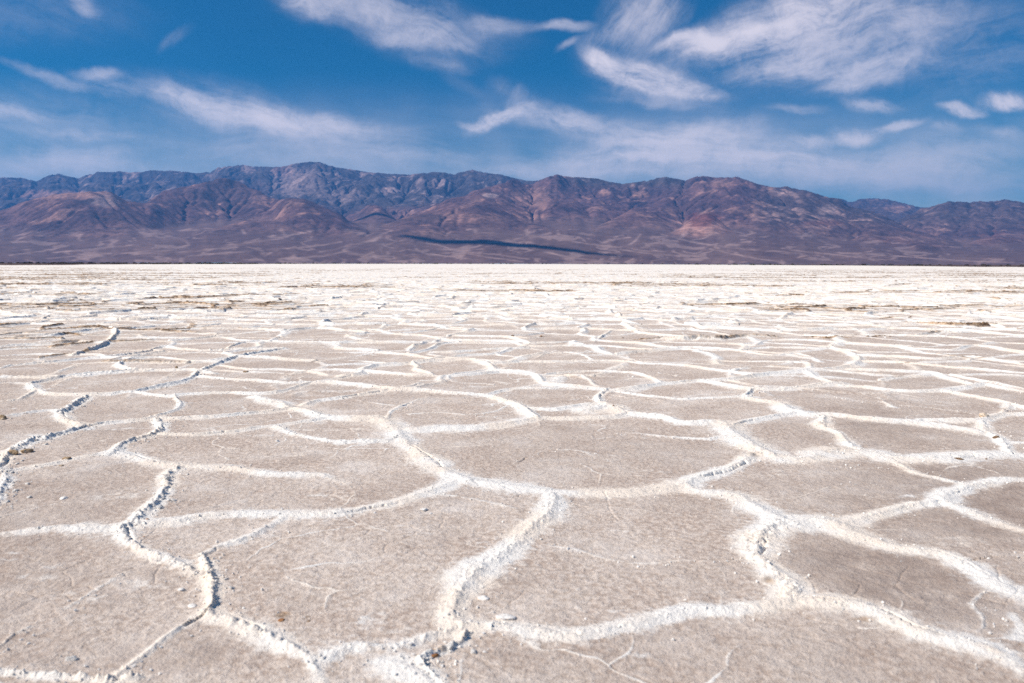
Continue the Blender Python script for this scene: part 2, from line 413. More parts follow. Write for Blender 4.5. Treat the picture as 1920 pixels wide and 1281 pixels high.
rd(.06,.040,.2,.1,'987,764 1040,766 1090,759 1123,756 1157,763')
rd(.16,.060,.15,.25,'1105,768 1125,762 1150,762')
rd(.11,.065,.2,.2,'1150,763 1180,773 1223,777 1257,783 1280,790 1330,790 1357,793 1370,807 1390,823 1420,840 1437,847 1450,853')
rd(.055,.045,.3,0,'1140,730 1120,743 1127,753 1153,763')
rd(.05,.035,.1,0,'917,739 957,729 1030,727 1060,724')
rd(.055,.040,.2,0,'1023,702 1073,697 1123,695 1190,698 1223,707 1240,718')
rd(.06,.045,.1,0,'927,681 973,678 1040,677 1140,675 1207,680 1280,683 1313,687 1347,693 1407,702')
rd(.05,.045,.2,0,'820,672 873,665 930,662 957,653 990,648')
rd(.055,.045,.1,0,'600,660 640,660 707,660 773,665 820,673 857,673')
rd(.05,.040,.1,0,'640,673 690,677 740,681')
rd(.055,.045,.2,0,'767,662 807,653 827,643 873,640 957,640 990,648 1057,647 1140,648 1207,653 1280,650 1347,653 1390,657')
rd(.055,.045,.1,0,'600,640 640,642 723,642 790,640 827,636')
rd(.055,.050,.3,.1,'600,621 640,620 700,617 740,625 790,627 833,634 873,637 940,638 990,640')
rd(.05,.045,.2,.1,'750,624 807,618 827,612 873,615 940,617')
rd(.05,.055,.7,.2,'1113,641 1133,627 1150,617')
rd(.04,.035,.5,0,'1003,673 1027,662 1090,660 1133,657')
rd(.04,.022,.1,0,'930,661 940,667 973,669')
rd(.04,.025,.1,0,'1060,660 1090,664 1110,673')
rd(.04,.030,.2,0,'1173,662 1182,672 1207,680')
rd(.05,.035,.1,.1,'1163,808 1223,815 1280,820 1330,823 1363,818 1390,828')
rd(.035,.018,.1,0,'973,863 1000,850 1040,843 1090,845 1123,860 1160,868')
rd(.05,.030,.1,0,'1163,735 1223,743 1257,745 1280,747 1347,745 1397,744')
rd(.06,.045,.2,.15,'1373,796 1407,787 1447,780 1487,775 1513,773')
rd(.10,.060,.1,.15,'1397,743 1430,750 1460,754 1473,767 1497,773 1527,778 1563,778 1613,783 1663,787 1713,790 1747,795 1797,801 1830,807')
rd(.07,.055,.1,.2,'1720,789 1737,786 1797,787 1840,787 1873,777 1920,775 1980,777')
rd(.07,.050,.4,.15,'1840,790 1850,808 1873,820 1887,837 1900,851')
rd(.06,.045,.2,.1,'1885,828 1920,828 1970,832')
rd(.13,.070,.3,.3,'1437,849 1467,857 1513,858 1547,848 1597,845 1640,848 1670,856 1713,858 1763,859 1813,853 1863,850 1920,852 1990,856')
rd(.06,.045,.5,.2,'1547,783 1540,797 1567,807 1580,817 1587,830 1613,843 1640,849')
rd(.07,.050,.2,.15,'1313,713 1347,718 1397,727 1430,729 1463,729 1497,725 1520,722 1563,718 1577,717')
rd(.045,.045,.7,0,'1410,729 1397,744')
rd(.08,.055,.15,.1,'1313,712 1363,710 1413,703 1463,698 1513,693 1563,690 1597,683 1612,673 1600,662 1570,653 1557,647 1572,641')
rd(.07,.050,.1,.05,'1510,694 1533,707 1567,717 1580,722 1630,725 1663,730 1713,733 1763,731 1797,737 1847,747 1890,755 1920,763 1980,775')
rd(.07,.050,.1,.1,'1765,731 1813,723 1847,718 1880,725 1920,732 1980,742')
rd(.07,.050,.1,.1,'1593,691 1647,693 1713,695 1747,697 1780,707 1820,718 1847,719')
rd(.06,.050,.2,.1,'1612,676 1663,678 1730,682 1780,687 1847,692 1920,698 1980,703')
rd(.06,.055,.3,.25,'1607,665 1680,668 1747,672 1813,668 1847,672 1897,678 1920,683 1970,690')
rd(.05,.040,.3,0,'1892,756 1890,765 1875,776')
rd(.05,.045,.2,.1,'1303,645 1363,643 1413,647 1437,637 1513,637 1570,641')
rd(.055,.045,.1,.1,'1390,657 1423,651 1480,651 1547,652 1560,648')
rd(.05,.035,.1,.1,'1280,673 1347,675 1413,677 1463,678 1513,680 1522,692')
rd(.05,.035,.1,.1,'1390,658 1447,665 1497,662 1537,677')
rd(.06,.050,.1,.1,'1572,642 1630,645 1680,648 1713,652 1780,655 1830,647 1913,660 1970,668')
rd(.05,.040,.1,.2,'1690,650 1747,662 1813,661 1850,662')
rd(.04,.025,.1,0,'1643,740 1657,753 1677,763')
rd(.02,.012,.1,0,'1540,743 1613,753 1697,760 1763,767 1827,776')
rd(.09,.11,.9,1.0,'1190,632 1240,632 1280,633 1310,632 1345,632 1375,629 1400,627 1440,627 1470,628')
rd(.09,.12,.9,1.1,'1512,627 1545,630 1570,628 1590,629')
rd(.09,.11,.8,1.0,'1628,628 1660,627 1680,629')
rd(.08,.10,.9,.6,'1690,625 1720,626 1760,621 1800,621 1840,620')
rd(.09,.10,.7,.9,'1650,594 1680,592 1695,594')
rd(.09,.12,.7,.9,'1692,600 1720,603 1750,606 1790,609 1850,608')
rd(.08,.10,.8,.8,'1845,607 1870,609 1890,613 1930,614')
rd(.08,.12,.7,.9,'1868,568 1890,569 1912,570')
rd(.08,.10,.8,.8,'1765,579 1800,577 1840,580')
rd(.09,.10,.9,1.0,'95,628 130,624 150,626')
rd(.09,.12,.8,1.0,'355,556 433,553 483,552 565,551')
rd(.09,.12,.8,1.0,'128,564 145,562 164,563')
rd(.09,.10,.8,.9,'200,561 250,560 292,558')
rd(.09,.12,.8,.9,'1345,537 1410,536 1470,537 1492,535')
rd(.09,.12,.8,.9,'1650,537 1690,533 1745,532')
rd(.09,.14,.8,.8,'1780,524 1850,525 1930,524')
rd(.08,.09,.8,.9,'1420,577 1513,578')
rd(.08,.09,.8,.9,'1440,568 1490,567')
rd(.08,.08,.9,.7,'945,629 965,629 990,632 1020,628')
rd(.06,.06,.9,.5,'815,640 830,636 860,640')



def catmull(P, step):
    P = np.asarray(P, float)
    P = np.vstack([2 * P[0] - P[1], P, 2 * P[-1] - P[-2]])
    o = []
    for i in range(1, len(P) - 2):
        p0, p1, p2, p3 = P[i - 1:i + 3]
        n = max(2, int(np.hypot(*(p2 - p1)) / step))
        t = np.linspace(0, 1, n, endpoint=False)[:, None]
        o.append(0.5 * (2 * p1 + (p2 - p0) * t + (2 * p0 - 5 * p1 + 4 * p2 - p3) * t * t + (3 * p1 - p0 - 3 * p2 + p3) * t ** 3))
    return np.vstack(o + [P[-2][None]])


def ground(px, py, z=0.0):
    u, v = ray(px, py)
    Y = (z - CAM_H) / v
    return u * Y, Y


def build_salt_flat():
    # rows: fine near the ridges one can see, coarser far away
    Ys = [1.7]
    while Ys[-1] < 200:
        y = Ys[-1]
        dy = 0.0055 if y < 5 else 0.0055 + (y - 5) * 0.0011 if y < 14 else 0.0155 + (y - 14) * 0.0011 if y < 40 else 0.044 + (y - 40) * 0.0045
        Ys.append(y + dy)
    rows_near = np.array(Ys)
    tt = np.linspace(0, 1, 90)[1:] ** 2.2
    uc = np.linspace(-0.86, 0.86, 1500)
    ue = 0.86 + np.cumsum(np.geomspace(0.004, 0.25, 46))
    uc = np.concatenate([-ue[::-1], uc, ue])
    edge = np.maximum(1866.0 / (0.55 + 4.4 * (uc / 0.643) ** 2), 230.0)
    edge *= 1 + 0.22 * fbm(uc * 14, uc * 0, 5, 5, 0.6)
    nr, nc = len(rows_near) + len(tt), len(uc)
    Y = np.empty((nr, nc), np.float32)
    Y[:len(rows_near)] = rows_near[:, None]
    Y[len(rows_near):] = rows_near[-1] + (edge[None] - rows_near[-1]) * tt[:, None]
    X = (uc[None].astype(np.float32) * Y).astype(np.float32)
    rowY = Y[:, nc // 2]
    Hr = np.zeros((nr, nc), np.float32); salt = np.zeros_like(Hr); dirt = np.zeros_like(Hr); crumb = np.zeros_like(Hr); trench = np.zeros_like(Hr); skirt = np.zeros_like(Hr)

    rng = np.random.RandomState(4)
    ALLQ = [catmull([ground(px, py, h * 0.75) for px, py in pts], 0.1) for (w, h, cr, di, pts) in RIDGES]
    for ri, (w, h, cr, di, pts) in enumerate(RIDGES):
        P = [ground(px, py, h * 0.75) for px, py in pts]
        dm = np.mean([p[1] for p in P])
        step = 0.07 if dm < 7 else 0.12 if dm < 14 else 0.3
        Q = catmull(P, step)
        sd = rng.randint(1000)
        arc = np.concatenate([[0], np.cumsum(np.hypot(*np.diff(Q, axis=0).T))])
        amp = min(1.0, w / 0.05)
        Q[:, 0] += amp * (0.022 * fbm(arc / 0.22, arc * 0 + sd, 3, 3) + 0.010 * fbm(arc / 0.06, arc * 0 + sd, 2, 8))
        Q[:, 1] += amp * (0.030 * fbm(arc / 0.22, arc * 0 + sd, 3, 31) + 0.010 * fbm(arc / 0.06, arc * 0 + sd, 2, 38))
        taper = np.ones_like(arc)
        for end, dist_ in ((Q[0], arc), (Q[-1], arc[-1] - arc)):
            if min(np.min(np.hypot(*(q - end).T)) for j, q in enumerate(ALLQ) if j != ri) > 0.16 + 0.012 * end[1]:
                taper = taper * np.clip(dist_ / (0.35 + 0.05 * end[1]), 0.0, 1) ** 0.7      # a free end dies away
        wv = w * (1 + 0.55 * fbm(arc / 0.30, arc * 0 + sd, 3, 51)) * (0.6 + 0.4 * taper)
        hv = h * (1 + 0.45 * fbm(arc / 0.25, arc * 0 + sd, 3, 61)) * taper
        dv = np.clip(di * (0.85 + 1.6 * fbm(arc / 0.6, arc * 0 + sd, 4, 71, 0.65)), 0, 1.3)
        kv = ss(fbm(arc / 0.28, arc * 0 + sd, 3, 86, 0.6), 0.26, 0.5); kof = 0.55 + 0.5 * fbm(arc / 0.2, arc * 0 + sd, 3, 88)
        sv = np.clip(1.0 + (0.9 if w < 0.03 else 0.30) * fbm(arc / 0.35, arc * 0 + sd, 4, 76, 0.6), 0.15, 1) * (0.25 + 0.75 * taper)
        cv = np.clip(cr * (1.0 + 0.9 * fbm(arc / 0.35, arc * 0 + sd, 2, 81)), 0, 1.2)
        for i in range(len(Q) - 1):
            a, b = Q[i], Q[i + 1]
            rad = min(0.55, 6 * w + 0.12)
            y0, y1 = min(a[1], b[1]) - rad, max(a[1], b[1]) + rad
            r0, r1 = np.searchsorted(rowY, y0), np.searchsorted(rowY, y1)
            x0, x1 = min(a[0], b[0]) - rad, max(a[0], b[0]) + rad
            ylo = max(y0, 1.0)
            c0 = np.searchsorted(uc, min(x0 / ylo, x0 / max(y1, 1.0))); c1 = np.searchsorted(uc, max(x1 / ylo, x1 / max(y1, 1.0)))
            if r1 <= r0 or c1 <= c0:
                continue
            s_ = (slice(r0, r1), slice(c0, c1))
            dx, dy = b - a
            L2 = dx * dx + dy * dy + 1e-12
            qx, qy = X[s_] - a[0], Y[s_] - a[1]
            t = np.clip((qx * dx + qy * dy) / L2, 0, 1)
            ex, ey = qx - t * dx, qy - t * dy
            dist = np.sqrt(ex * ex + ey * ey)
            wl = wv[i] + (wv[i + 1] - wv[i]) * t
            hl = hv[i] + (hv[i + 1] - hv[i]) * t
            nx, ny = -dy, dx
            if nx * 1.0 + ny * 0.25 < 0:
                nx, ny = -nx, -ny
            lee = (ex * nx + ey * ny) > 0
            wa = np.where(lee, wl * (0.95 - 0.45 * min(1, cv[i])), wl * 1.25)
            sa = dist / wa
            prof = np.exp(-sa ** 1.55)
            np.maximum(Hr[s_], hl * prof, out=Hr[s_])
            np.maximum(skirt[s_], 0.24 * h * np.exp(-dist / (2.2 * w + 0.02)), out=skirt[s_])
            sm = (0.72 * np.exp(-(dist / (wl * 1.7)) ** 2) + 0.33 * np.exp(-dist / (wl * 3.6))) * min(1.0, 0.24 + h * 60) * sv[i]
            np.maximum(salt[s_], sm, out=salt[s_])
            if di > 0:
                np.maximum(dirt[s_], dv[i] * np.exp(-(dist / (wl * 1.3)) ** 2), out=dirt[s_])
            if a[1] < 9 and kv[i] > 0.02:
                np.maximum(trench[s_], kv[i] * lee * np.exp(-((dist - kof[i] * wl) / 0.0065) ** 2), out=trench[s_])
            np.maximum(crumb[s_], cv[i] * np.exp(-(dist / (wl * 1.2)) ** 2), out=crumb[s_])

    # farther out, and beside the picture: polygons from a jittered cell pattern, its own height for every edge
    lim = np.where(np.abs(X) < 0.70 * Y, 13.0, 0.0) + 0.7 * fbm(X / 2.5, Y / 2.5, 2, 44)
    wvor = np.maximum(ss(Y, lim, lim + 2.2), 0.75 * ss(Y, 6.0, 9.5))
    for cell, vs_, vk in ((1.25, 0, 1.0), (0.66, 500, 0.75)):
        wv_ = wvor if vs_ == 0 else vk * ss(Y, 9 + 2 * fbm(X / 4, Y / 4, 2, 45), 20)
        sel = wv_ > 0.01
        xs, ys = X[sel], Y[sel]
        gx = xs / cell + 0.16 * fbm(xs / 0.9, ys / 0.9, 3, 91)
        gy = ys / cell + 0.16 * fbm(xs / 0.9, ys / 0.9, 3, 97)
        ix, iy = np.floor(gx), np.floor(gy)
        f1 = np.full(xs.shape, 9e9, np.float32); f2 = f1.copy()
        p1x = f1.copy(); p1y = f1.copy(); p2x = f1.copy(); p2y = f1.copy(); h1 = f1 * 0; h2 = f1 * 0
        for oy in (-1, 0, 1):
            for ox in (-1, 0, 1):
                cx, cy = ix + ox, iy + oy
                ax = cx + 0.12 + 0.76 * _hash(cx, cy, 1 + vs_); ay = cy + 0.12 + 0.76 * _hash(cx, cy, 2 + vs_); ah = _hash(cx, cy, 3 + vs_)
                d = ((gx - ax) ** 2 + (gy - ay) ** 2).astype(np.float32)
                n1 = d < f1
                n2 = (~n1) & (d < f2)
                for (p2, p1, a) in ((p2x, p1x, ax), (p2y, p1y, ay), (h2, h1, ah)):
                    p2[n1] = p1[n1]; p1[n1] = a[n1]; p2[n2] = a[n2]
                f2 = np.where(n1, f1, np.where(n2, d, f2)); f1 = np.where(n1, d, f1)
        ed = (f2 - f1) / (2 * np.hypot(p2x - p1x, p2y - p1y) + 1e-6) * cell
        er = np.mod((h1 + h2) * 7.31, 1.0)
        er2 = np.mod((h1 + h2) * 13.7, 1.0)
        dyv = np.gradient(rowY)
        dyv = np.repeat(dyv[:, None], nc, 1)[sel]
        rough = ss(ys, 8, 26)
        wd = np.maximum(0.034 + 0.03 * er2 + 0.022 * rough, 0.5 * dyv)
        hh = (0.007 + 0.030 * er ** 1.4) * (1.0 if vs_ == 0 else 0.6) * (1 + 0.5 * fbm(xs / 0.4, ys / 0.4, 3, 15)) * (1 + 0.95 * rough)
        left = ss(-xs / ys, 0.15, 0.5)
        crv = np.clip((0.15 + 0.5 * left + 0.25 * rough) * (0.2 + 1.6 * er2), 0, 1)
        prof = np.exp(-(ed / wd) ** 1.7)
        k = wv_[sel]
        Hr[sel] = np.maximum(Hr[sel], hh * prof * k)
        skirt[sel] = np.maximum(skirt[sel], 0.24 * hh * np.exp(-ed / (2.2 * wd)) * k)
        salt[sel] = np.maximum(salt[sel], np.exp(-(ed / (wd * 1.9)) ** 2) * np.minimum(1, 0.25 + hh * 42) * k)
        crumb[sel] = np.maximum(crumb[sel], crv * np.exp(-(ed / (wd * 1.2)) ** 2) * k)
        dn = fbm(xs / 9.0 + 3, ys / 4.5, 3, 23) + 0.22 * ss(np.abs(xs / ys), 0.08, 0.45)
        dd = ss(dn + 0.35 * (er2 - 0.5), 0.14, 0.55) * (0.35 + 1.0 * er) * np.exp(-(ed / (wd * 1.25)) ** 2)
        dirt[sel] = np.maximum(dirt[sel], dd * k * (1 - 0.75 * ss(ys, 90, 300)))
    # hairlines across the plates: a finer cell pattern of which only stretches show
    hs = Y < 45
    xh, yh = X[hs], Y[hs]
    hl_ = np.zeros(xh.shape, np.float32); crk = np.zeros(xh.shape, np.float32)
    for ci, (cl, thr, amt) in enumerate(((0.62, -0.02, 0.42), (0.27, 0.16, 0.22))):
        gx = xh / cl + 0.20 * fbm(xh / 0.30, yh / 0.30, 3, 191 + ci); gy = yh / cl + 0.20 * fbm(xh / 0.30, yh / 0.30, 3, 197 + ci)
        ix, iy = np.floor(gx), np.floor(gy)
        a1 = np.full(xh.shape, 9e9, np.float32); a2 = a1.copy()
        for oy in (-1, 0, 1):
            for ox in (-1, 0, 1):
                cx, cy = ix + ox, iy + oy
                d = ((gx - cx - _hash(cx, cy, 41 + ci)) ** 2 + (gy - cy - _hash(cx, cy, 42 + ci)) ** 2).astype(np.float32)
                a2 = np.where(d < a1, a1, np.minimum(a2, d)); a1 = np.minimum(a1, d)
        e_ = (np.sqrt(a2) - np.sqrt(a1)) * cl * 0.6
        show = ss(fbm(xh / 0.8, yh / 0.8, 3, 181 + ci), thr, thr + 0.35)
        wd_ = np.maximum(0.007, 0.0012 * yh)
        hl_ = np.maximum(hl_, amt * show * np.exp(-(e_ / wd_) ** 2))
        show2 = ss(fbm(xh / 0.5 + 9, yh / 0.5, 3, 183 + ci), 0.34, 0.5)
        crk = np.maximum(crk, show2 * np.exp(-(e_ / np.maximum(0.004, 0.0008 * yh)) ** 2))
    fadeh = 1 - ss(yh, 18, 45)
    salt[hs] = np.maximum(salt[hs], hl_ * 1.5 * fadeh)
    skirt[hs] += 0.006 * hl_ - 0.004 * crk * fadeh
    # lumps and crumbs on the ridges
    near = (Hr + skirt > 0.003) & (Y < 70)
    xn, yn = X[near], Y[near]
    m = np.clip(Hr[near] / 0.013, 0, 1.5)
    lump = 0.0045 * fbm(xn / 0.06, yn / 0.06, 5, 201, 0.72) * np.minimum(1, m * 1.6)
    blk = ridged(xn / 0.034, yn / 0.034, 3, 231, 0.65) - 0.55
    frac = fbm(xn / 0.03, yn / 0.03, 2, 261)
    z = Hr + skirt - 0.014 * trench
    z[near] += lump + crumb[near] * (0.030 * blk + 0.012 * frac) * np.minimum(1, m * 1.3 + 0.1)
    # plates: gently uneven, finely pitted
    pl = (Y < 60)
    xp, yp = X[pl], Y[pl]
    z[pl] += 0.009 * fbm(xp / 0.7, yp / 0.7, 3, 301) + 0.0040 * fbm(xp / 0.07, yp / 0.07, 4, 331, 0.7)
    z += 0.02 * fbm(X / 6.0, Y / 6.0, 2, 351) * ss(Y, 6, 20)
    # whiteness of the far crust; scattered bloom on the plates
    bloom = fbm(X / 0.5, Y / 0.22, 4, 401, 0.6)
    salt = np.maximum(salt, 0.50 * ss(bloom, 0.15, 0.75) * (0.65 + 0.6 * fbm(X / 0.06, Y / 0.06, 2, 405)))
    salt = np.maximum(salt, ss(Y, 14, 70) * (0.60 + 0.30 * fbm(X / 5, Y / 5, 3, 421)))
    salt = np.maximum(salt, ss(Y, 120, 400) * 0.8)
    shore = ss(Y / edge[None], 0.80, 0.97) * ss(fbm(X / 40, Y / 40, 3, 433), -0.3, 0.3)
    salt *= 1 - 0.75 * shore; dirt = np.maximum(dirt, 0.75 * shore)
    # plate tone: some plates browner and darker
    def spot(px, py, rx, ry, k):
        x, y = ground(px, py)
        return k * np.exp(-((X - x) / rx) ** 2 - ((Y - y) / ry) ** 2)
    tone = 0.24 * ss(fbm(X / 1.3, Y / 1.3, 4, 441, 0.55), -0.15, 0.5) + 0.25 * ss(fbm(X / 0.35, Y / 0.22, 4, 447, 0.6), 0.15, 0.6)
    tone += 0.42 * ss(X / Y, 0.30, 0.62) * (0.6 + 0.4 * fbm(X / 1.1, Y / 1.1, 3, 451))  # browner plates at right, with lens falloff painted in
    tone += 0.16 * ss(-X / Y, 0.42, 0.64) 
    for q in ((1600, 1060, .35, .45, .55), (1700, 1110, .3, .3, .4), (1840, 930, .5, .4, .45), (1850, 985, .4, .3, .45), (1670, 805, .6, .35, .25), (1720, 880, .8, .35, .25), (1400, 1230, .5, .25, .3), (330, 1225, .18, .15, .5), (940, 1085, .12, .16, .35), (1250, 840, .5, .5, .15)):
        tone += spot(*q)
    for q in ((530, 1155, .035, .03, .9), (577, 1157, .012, .012, .8), (820, 1222, .04, .02, .9), (1440, 1090, .03, .06, .7), (1467, 1145, .05, .03, .5), (1620, 1165, .08, .03, .6), (1555, 1075, .06, .04, .35), (1410, 855, .1, .12, .6), (1120, 765, .2, .15, .35)):
        dirt = np.maximum(dirt, spot(*q))
    tone = np.clip(tone, 0, 0.85)
    # one more row carries the sheet away behind the camera
    bx, by, bz = uc[None] * 500.0, np.full((1, nc), -700.0), np.zeros((1, nc))
    V = np.stack([np.vstack([bx, X]), np.vstack([by, Y]), np.vstack([bz, z])], -1).reshape(-1, 3)
    ext = lambda a: np.vstack([a[:1], a]).ravel()
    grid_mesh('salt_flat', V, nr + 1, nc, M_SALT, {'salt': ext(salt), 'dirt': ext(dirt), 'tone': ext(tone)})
    return rowY, uc, z, X, Y


ROWY, UC, ZS, XS, YS_ = build_salt_flat()


def salt_z(x, y):
    r = int(np.clip(np.searchsorted(ROWY, y), 0, len(ROWY) - 1)); c = int(np.clip(np.searchsorted(UC, x / y), 0, len(UC) - 1))
    return float(ZS[r, c])


# ------------------------------------------------------------------ the mountains beyond the flat
def fastscape(H, dx, K, kdt, iters, uplift):
    ny, nx = H.shape
    N = ny * nx
    offs = [(-1, -1), (-1, 0), (-1, 1), (0, -1), (0, 1), (1, -1), (1, 0), (1, 1)]
    ids = np.arange(N).reshape(ny, nx)
    Kf = (K * kdt).ravel()
    for it in range(iters):
        if it % 3 == 0:                                   # fill hollows so that every stream runs out
            Z = H.ravel().tolist()
            done = bytearray(N); heap = []
            for i in list(range(nx)) + list(range(N - nx, N)) + list(range(0, N, nx)) + list(range(nx - 1, N, nx)):
                if not done[i]:
                    done[i] = 1; heap.append((Z[i], i))
            heapq.heapify(heap)
            steps = [a * nx + b for a, b in offs]
            while heap:
                zc, i = heapq.heappop(heap)
                x = i % nx
                for sgn, st in zip(offs, steps):
                    j = i + st
                    if 0 <= j < N and not done[j] and 0 <= x + sgn[1] < nx:
                        done[j] = 1
                        if Z[j] <= zc:
                            Z[j] = zc + 0.02
                        heapq.heappush(heap, (Z[j], j))
            H = np.array(Z).reshape(ny, nx)
        P = np.pad(H, 1, mode='constant', constant_values=1e9)
        best = np.zeros((ny, nx)); rec = ids.copy()
        for a, b in offs:
            s = (H - P[1 + a:1 + a + ny, 1 + b:1 + b + nx]) / (dx * math.hypot(a, b))
            m = s > best
            best[m] = s[m]; rec[m] = ids[m] + a * nx + b
        rec = rec.ravel()
        order = np.argsort(H.ravel())
        ol = order.tolist(); rl = rec.tolist()
        A = [dx * dx] * N
        for i in reversed(ol):
            r = rl[i]
            if r != i:
                A[r] += A[i]
        F = Kf * np.sqrt(np.array(A)) / dx
        fl = F.tolist(); Z = (H + uplift).ravel().tolist()
        for i in ol:
            r = rl[i]
            if r != i:
                z = (Z[i] + fl[i] * Z[r]) / (1 + fl[i])
                Z[i] = z if z > Z[r] else Z[i]
        H = np.array(Z).reshape(ny, nx)
        # hillslopes
        P = np.pad(H, 1, mode='edge')
        lap = P[:-2, 1:-1] + P[2:, 1:-1] + P[1:-1, :-2] + P[1:-1, 2:] - 4 * H
        H = H + 0.008 * lap * (K > 0)
    return H, np.array(A).reshape(ny, nx)


def curve(s):
    a = np.array([[float(v) for v in p.split(',')] for p in s.split()])
    return a[:, 0], a[:, 1], (a[:, 2] if a.shape[1] > 2 else None)


SKY = ('-500,372 -350,350 -200,360 -90,342 0,333 33,333 57,335 70,339 77,339 95,330 117,326 137,331 153,334 160,331 170,328 178,326 190,322 210,323 230,321 250,324 270,322 290,320 310,321 335,320 355,323 372,325 395,323 413,314 440,311 '
       '460,309 480,312 500,313 530,313 550,308 575,305 590,304 607,305 620,310 640,315 670,319 695,323 730,326 765,328 780,326 815,323 835,324 850,327 865,323 885,318 900,322 920,326 940,327 960,333 980,338 1000,340 1010,338 '
       '1030,330 1042,327 1060,331 1090,334 1120,336 1145,342 1163,345 1190,341 1210,340 1230,334 1245,332 1265,335 1280,338 1300,331 1312,330 1340,333 1365,333 1380,332 1400,339 1420,346 1440,350 1455,352 1468,350 1490,355 1515,359 '
       '1535,366 1555,371 1575,373 1590,379 1605,374 1630,372 1660,374 1690,381 1720,389 1735,389 1755,383 1770,378 1785,379 1810,380 1830,377 1855,378 1875,374 1890,376 1905,378 1920,381 2000,374 2120,385 2300,370 2500,390')
LAYERS = [   # crest line: photograph pixel, distance in km; then the width of the front and of the back slope in km
    ('-500,372,27 -200,360,27 -90,342,27 0,333,27 77,339,27 117,326,27 153,334,27 190,322,27 335,320,27 395,323,27 460,309,26.5 530,313,26.5 590,304,26.5 640,315,26.5 765,328,26 835,324,25.5 885,318,25 940,327,25 1000,340,25 1100,352,25 1250,360,26 1400,365,27 1560,386,28 1605,374,27 1660,374,27 1720,389,27 1800,400,27 2500,410,27', 8.0, 7),
    ('640,500,18 690,445,17.5 730,425,17 760,408,17 800,395,17.3 830,382,17.6 860,365,18 890,352,18.2 915,347,18.5 950,345,19 1000,341,20 1042,327,20 1090,334,20 1163,345,20 1245,332,20 1280,338,20 1312,330,19.5 1380,332,19 1440,350,18.5 1515,359,18.5 1590,379,18.5 1640,400,18 1700,425,17.5 1780,450,17 1850,500,17', 4.9, 5),
    ('1580,500,19 1640,440,19 1700,405,19.5 1725,392,20 1770,378,20 1830,377,20 1875,374,20 1920,381,20 2120,385,20 2500,390,20', 4.8, 5),
    ('-500,420,16 -200,400,16 0,395,16 20,388,16 60,375,15.6 110,366,15.2 175,363,15.2 215,363,15.5 245,380,15.6 275,383,16 310,360,17 350,350,17.5 410,338,17.8 455,336,17.8 480,350,17.5 512,370,17 540,371,15.8 575,375,15.5 600,385,15.5 640,400,15.4 680,428,15.2 705,445,15 740,500,15', 2.5, 3.5),
    ('610,480,20 650,400,19.5 690,370,19 720,386,18.6 750,414,18.3 790,450,18', 2.8, 2.5),
    ('0,470,13.6 60,425,13.7 130,415,13.7 190,422,13.7 250,440,13.6 300,480,13.5', 1.4, 1.6),
    ('330,480,14 400,430,14.2 460,410,14.4 520,415,14.3 570,425,14.0 640,445,13.8 680,480,13.6', 1.3, 1.5),
    ('770,480,14.5 830,430,14.8 900,405,15.2 960,410,15.2 1020,425,15 1080,450,14.6 1110,480,14.5', 1.6, 1.8),
    ('1080,470,15 1130,420,15.5 1180,395,16 1230,400,16 1290,440,15.5', 1.8, 1.8),
    ('1225,475,14.3 1250,442,14.4 1290,414,14.5 1306,405,14.5 1320,401,14.5 1333,404,14.5 1348,414,14.5 1365,430,14.5 1400,446,14.4 1440,468,14.3', 1.3, 1.3),
    ('1640,485,13 1690,468,13 1720,457,13 1750,464,13 1800,478,13', 0.9, 1.0),
    ('1540,485,14.2 1600,463,14.3 1650,452,14.4 1700,456,14.3 1740,478,14.2', 1.1, 1.2),
    ('1770,478,15 1830,448,15 1870,442,15 1920,449,15 2050,440,15', 1.4, 1.5),
]


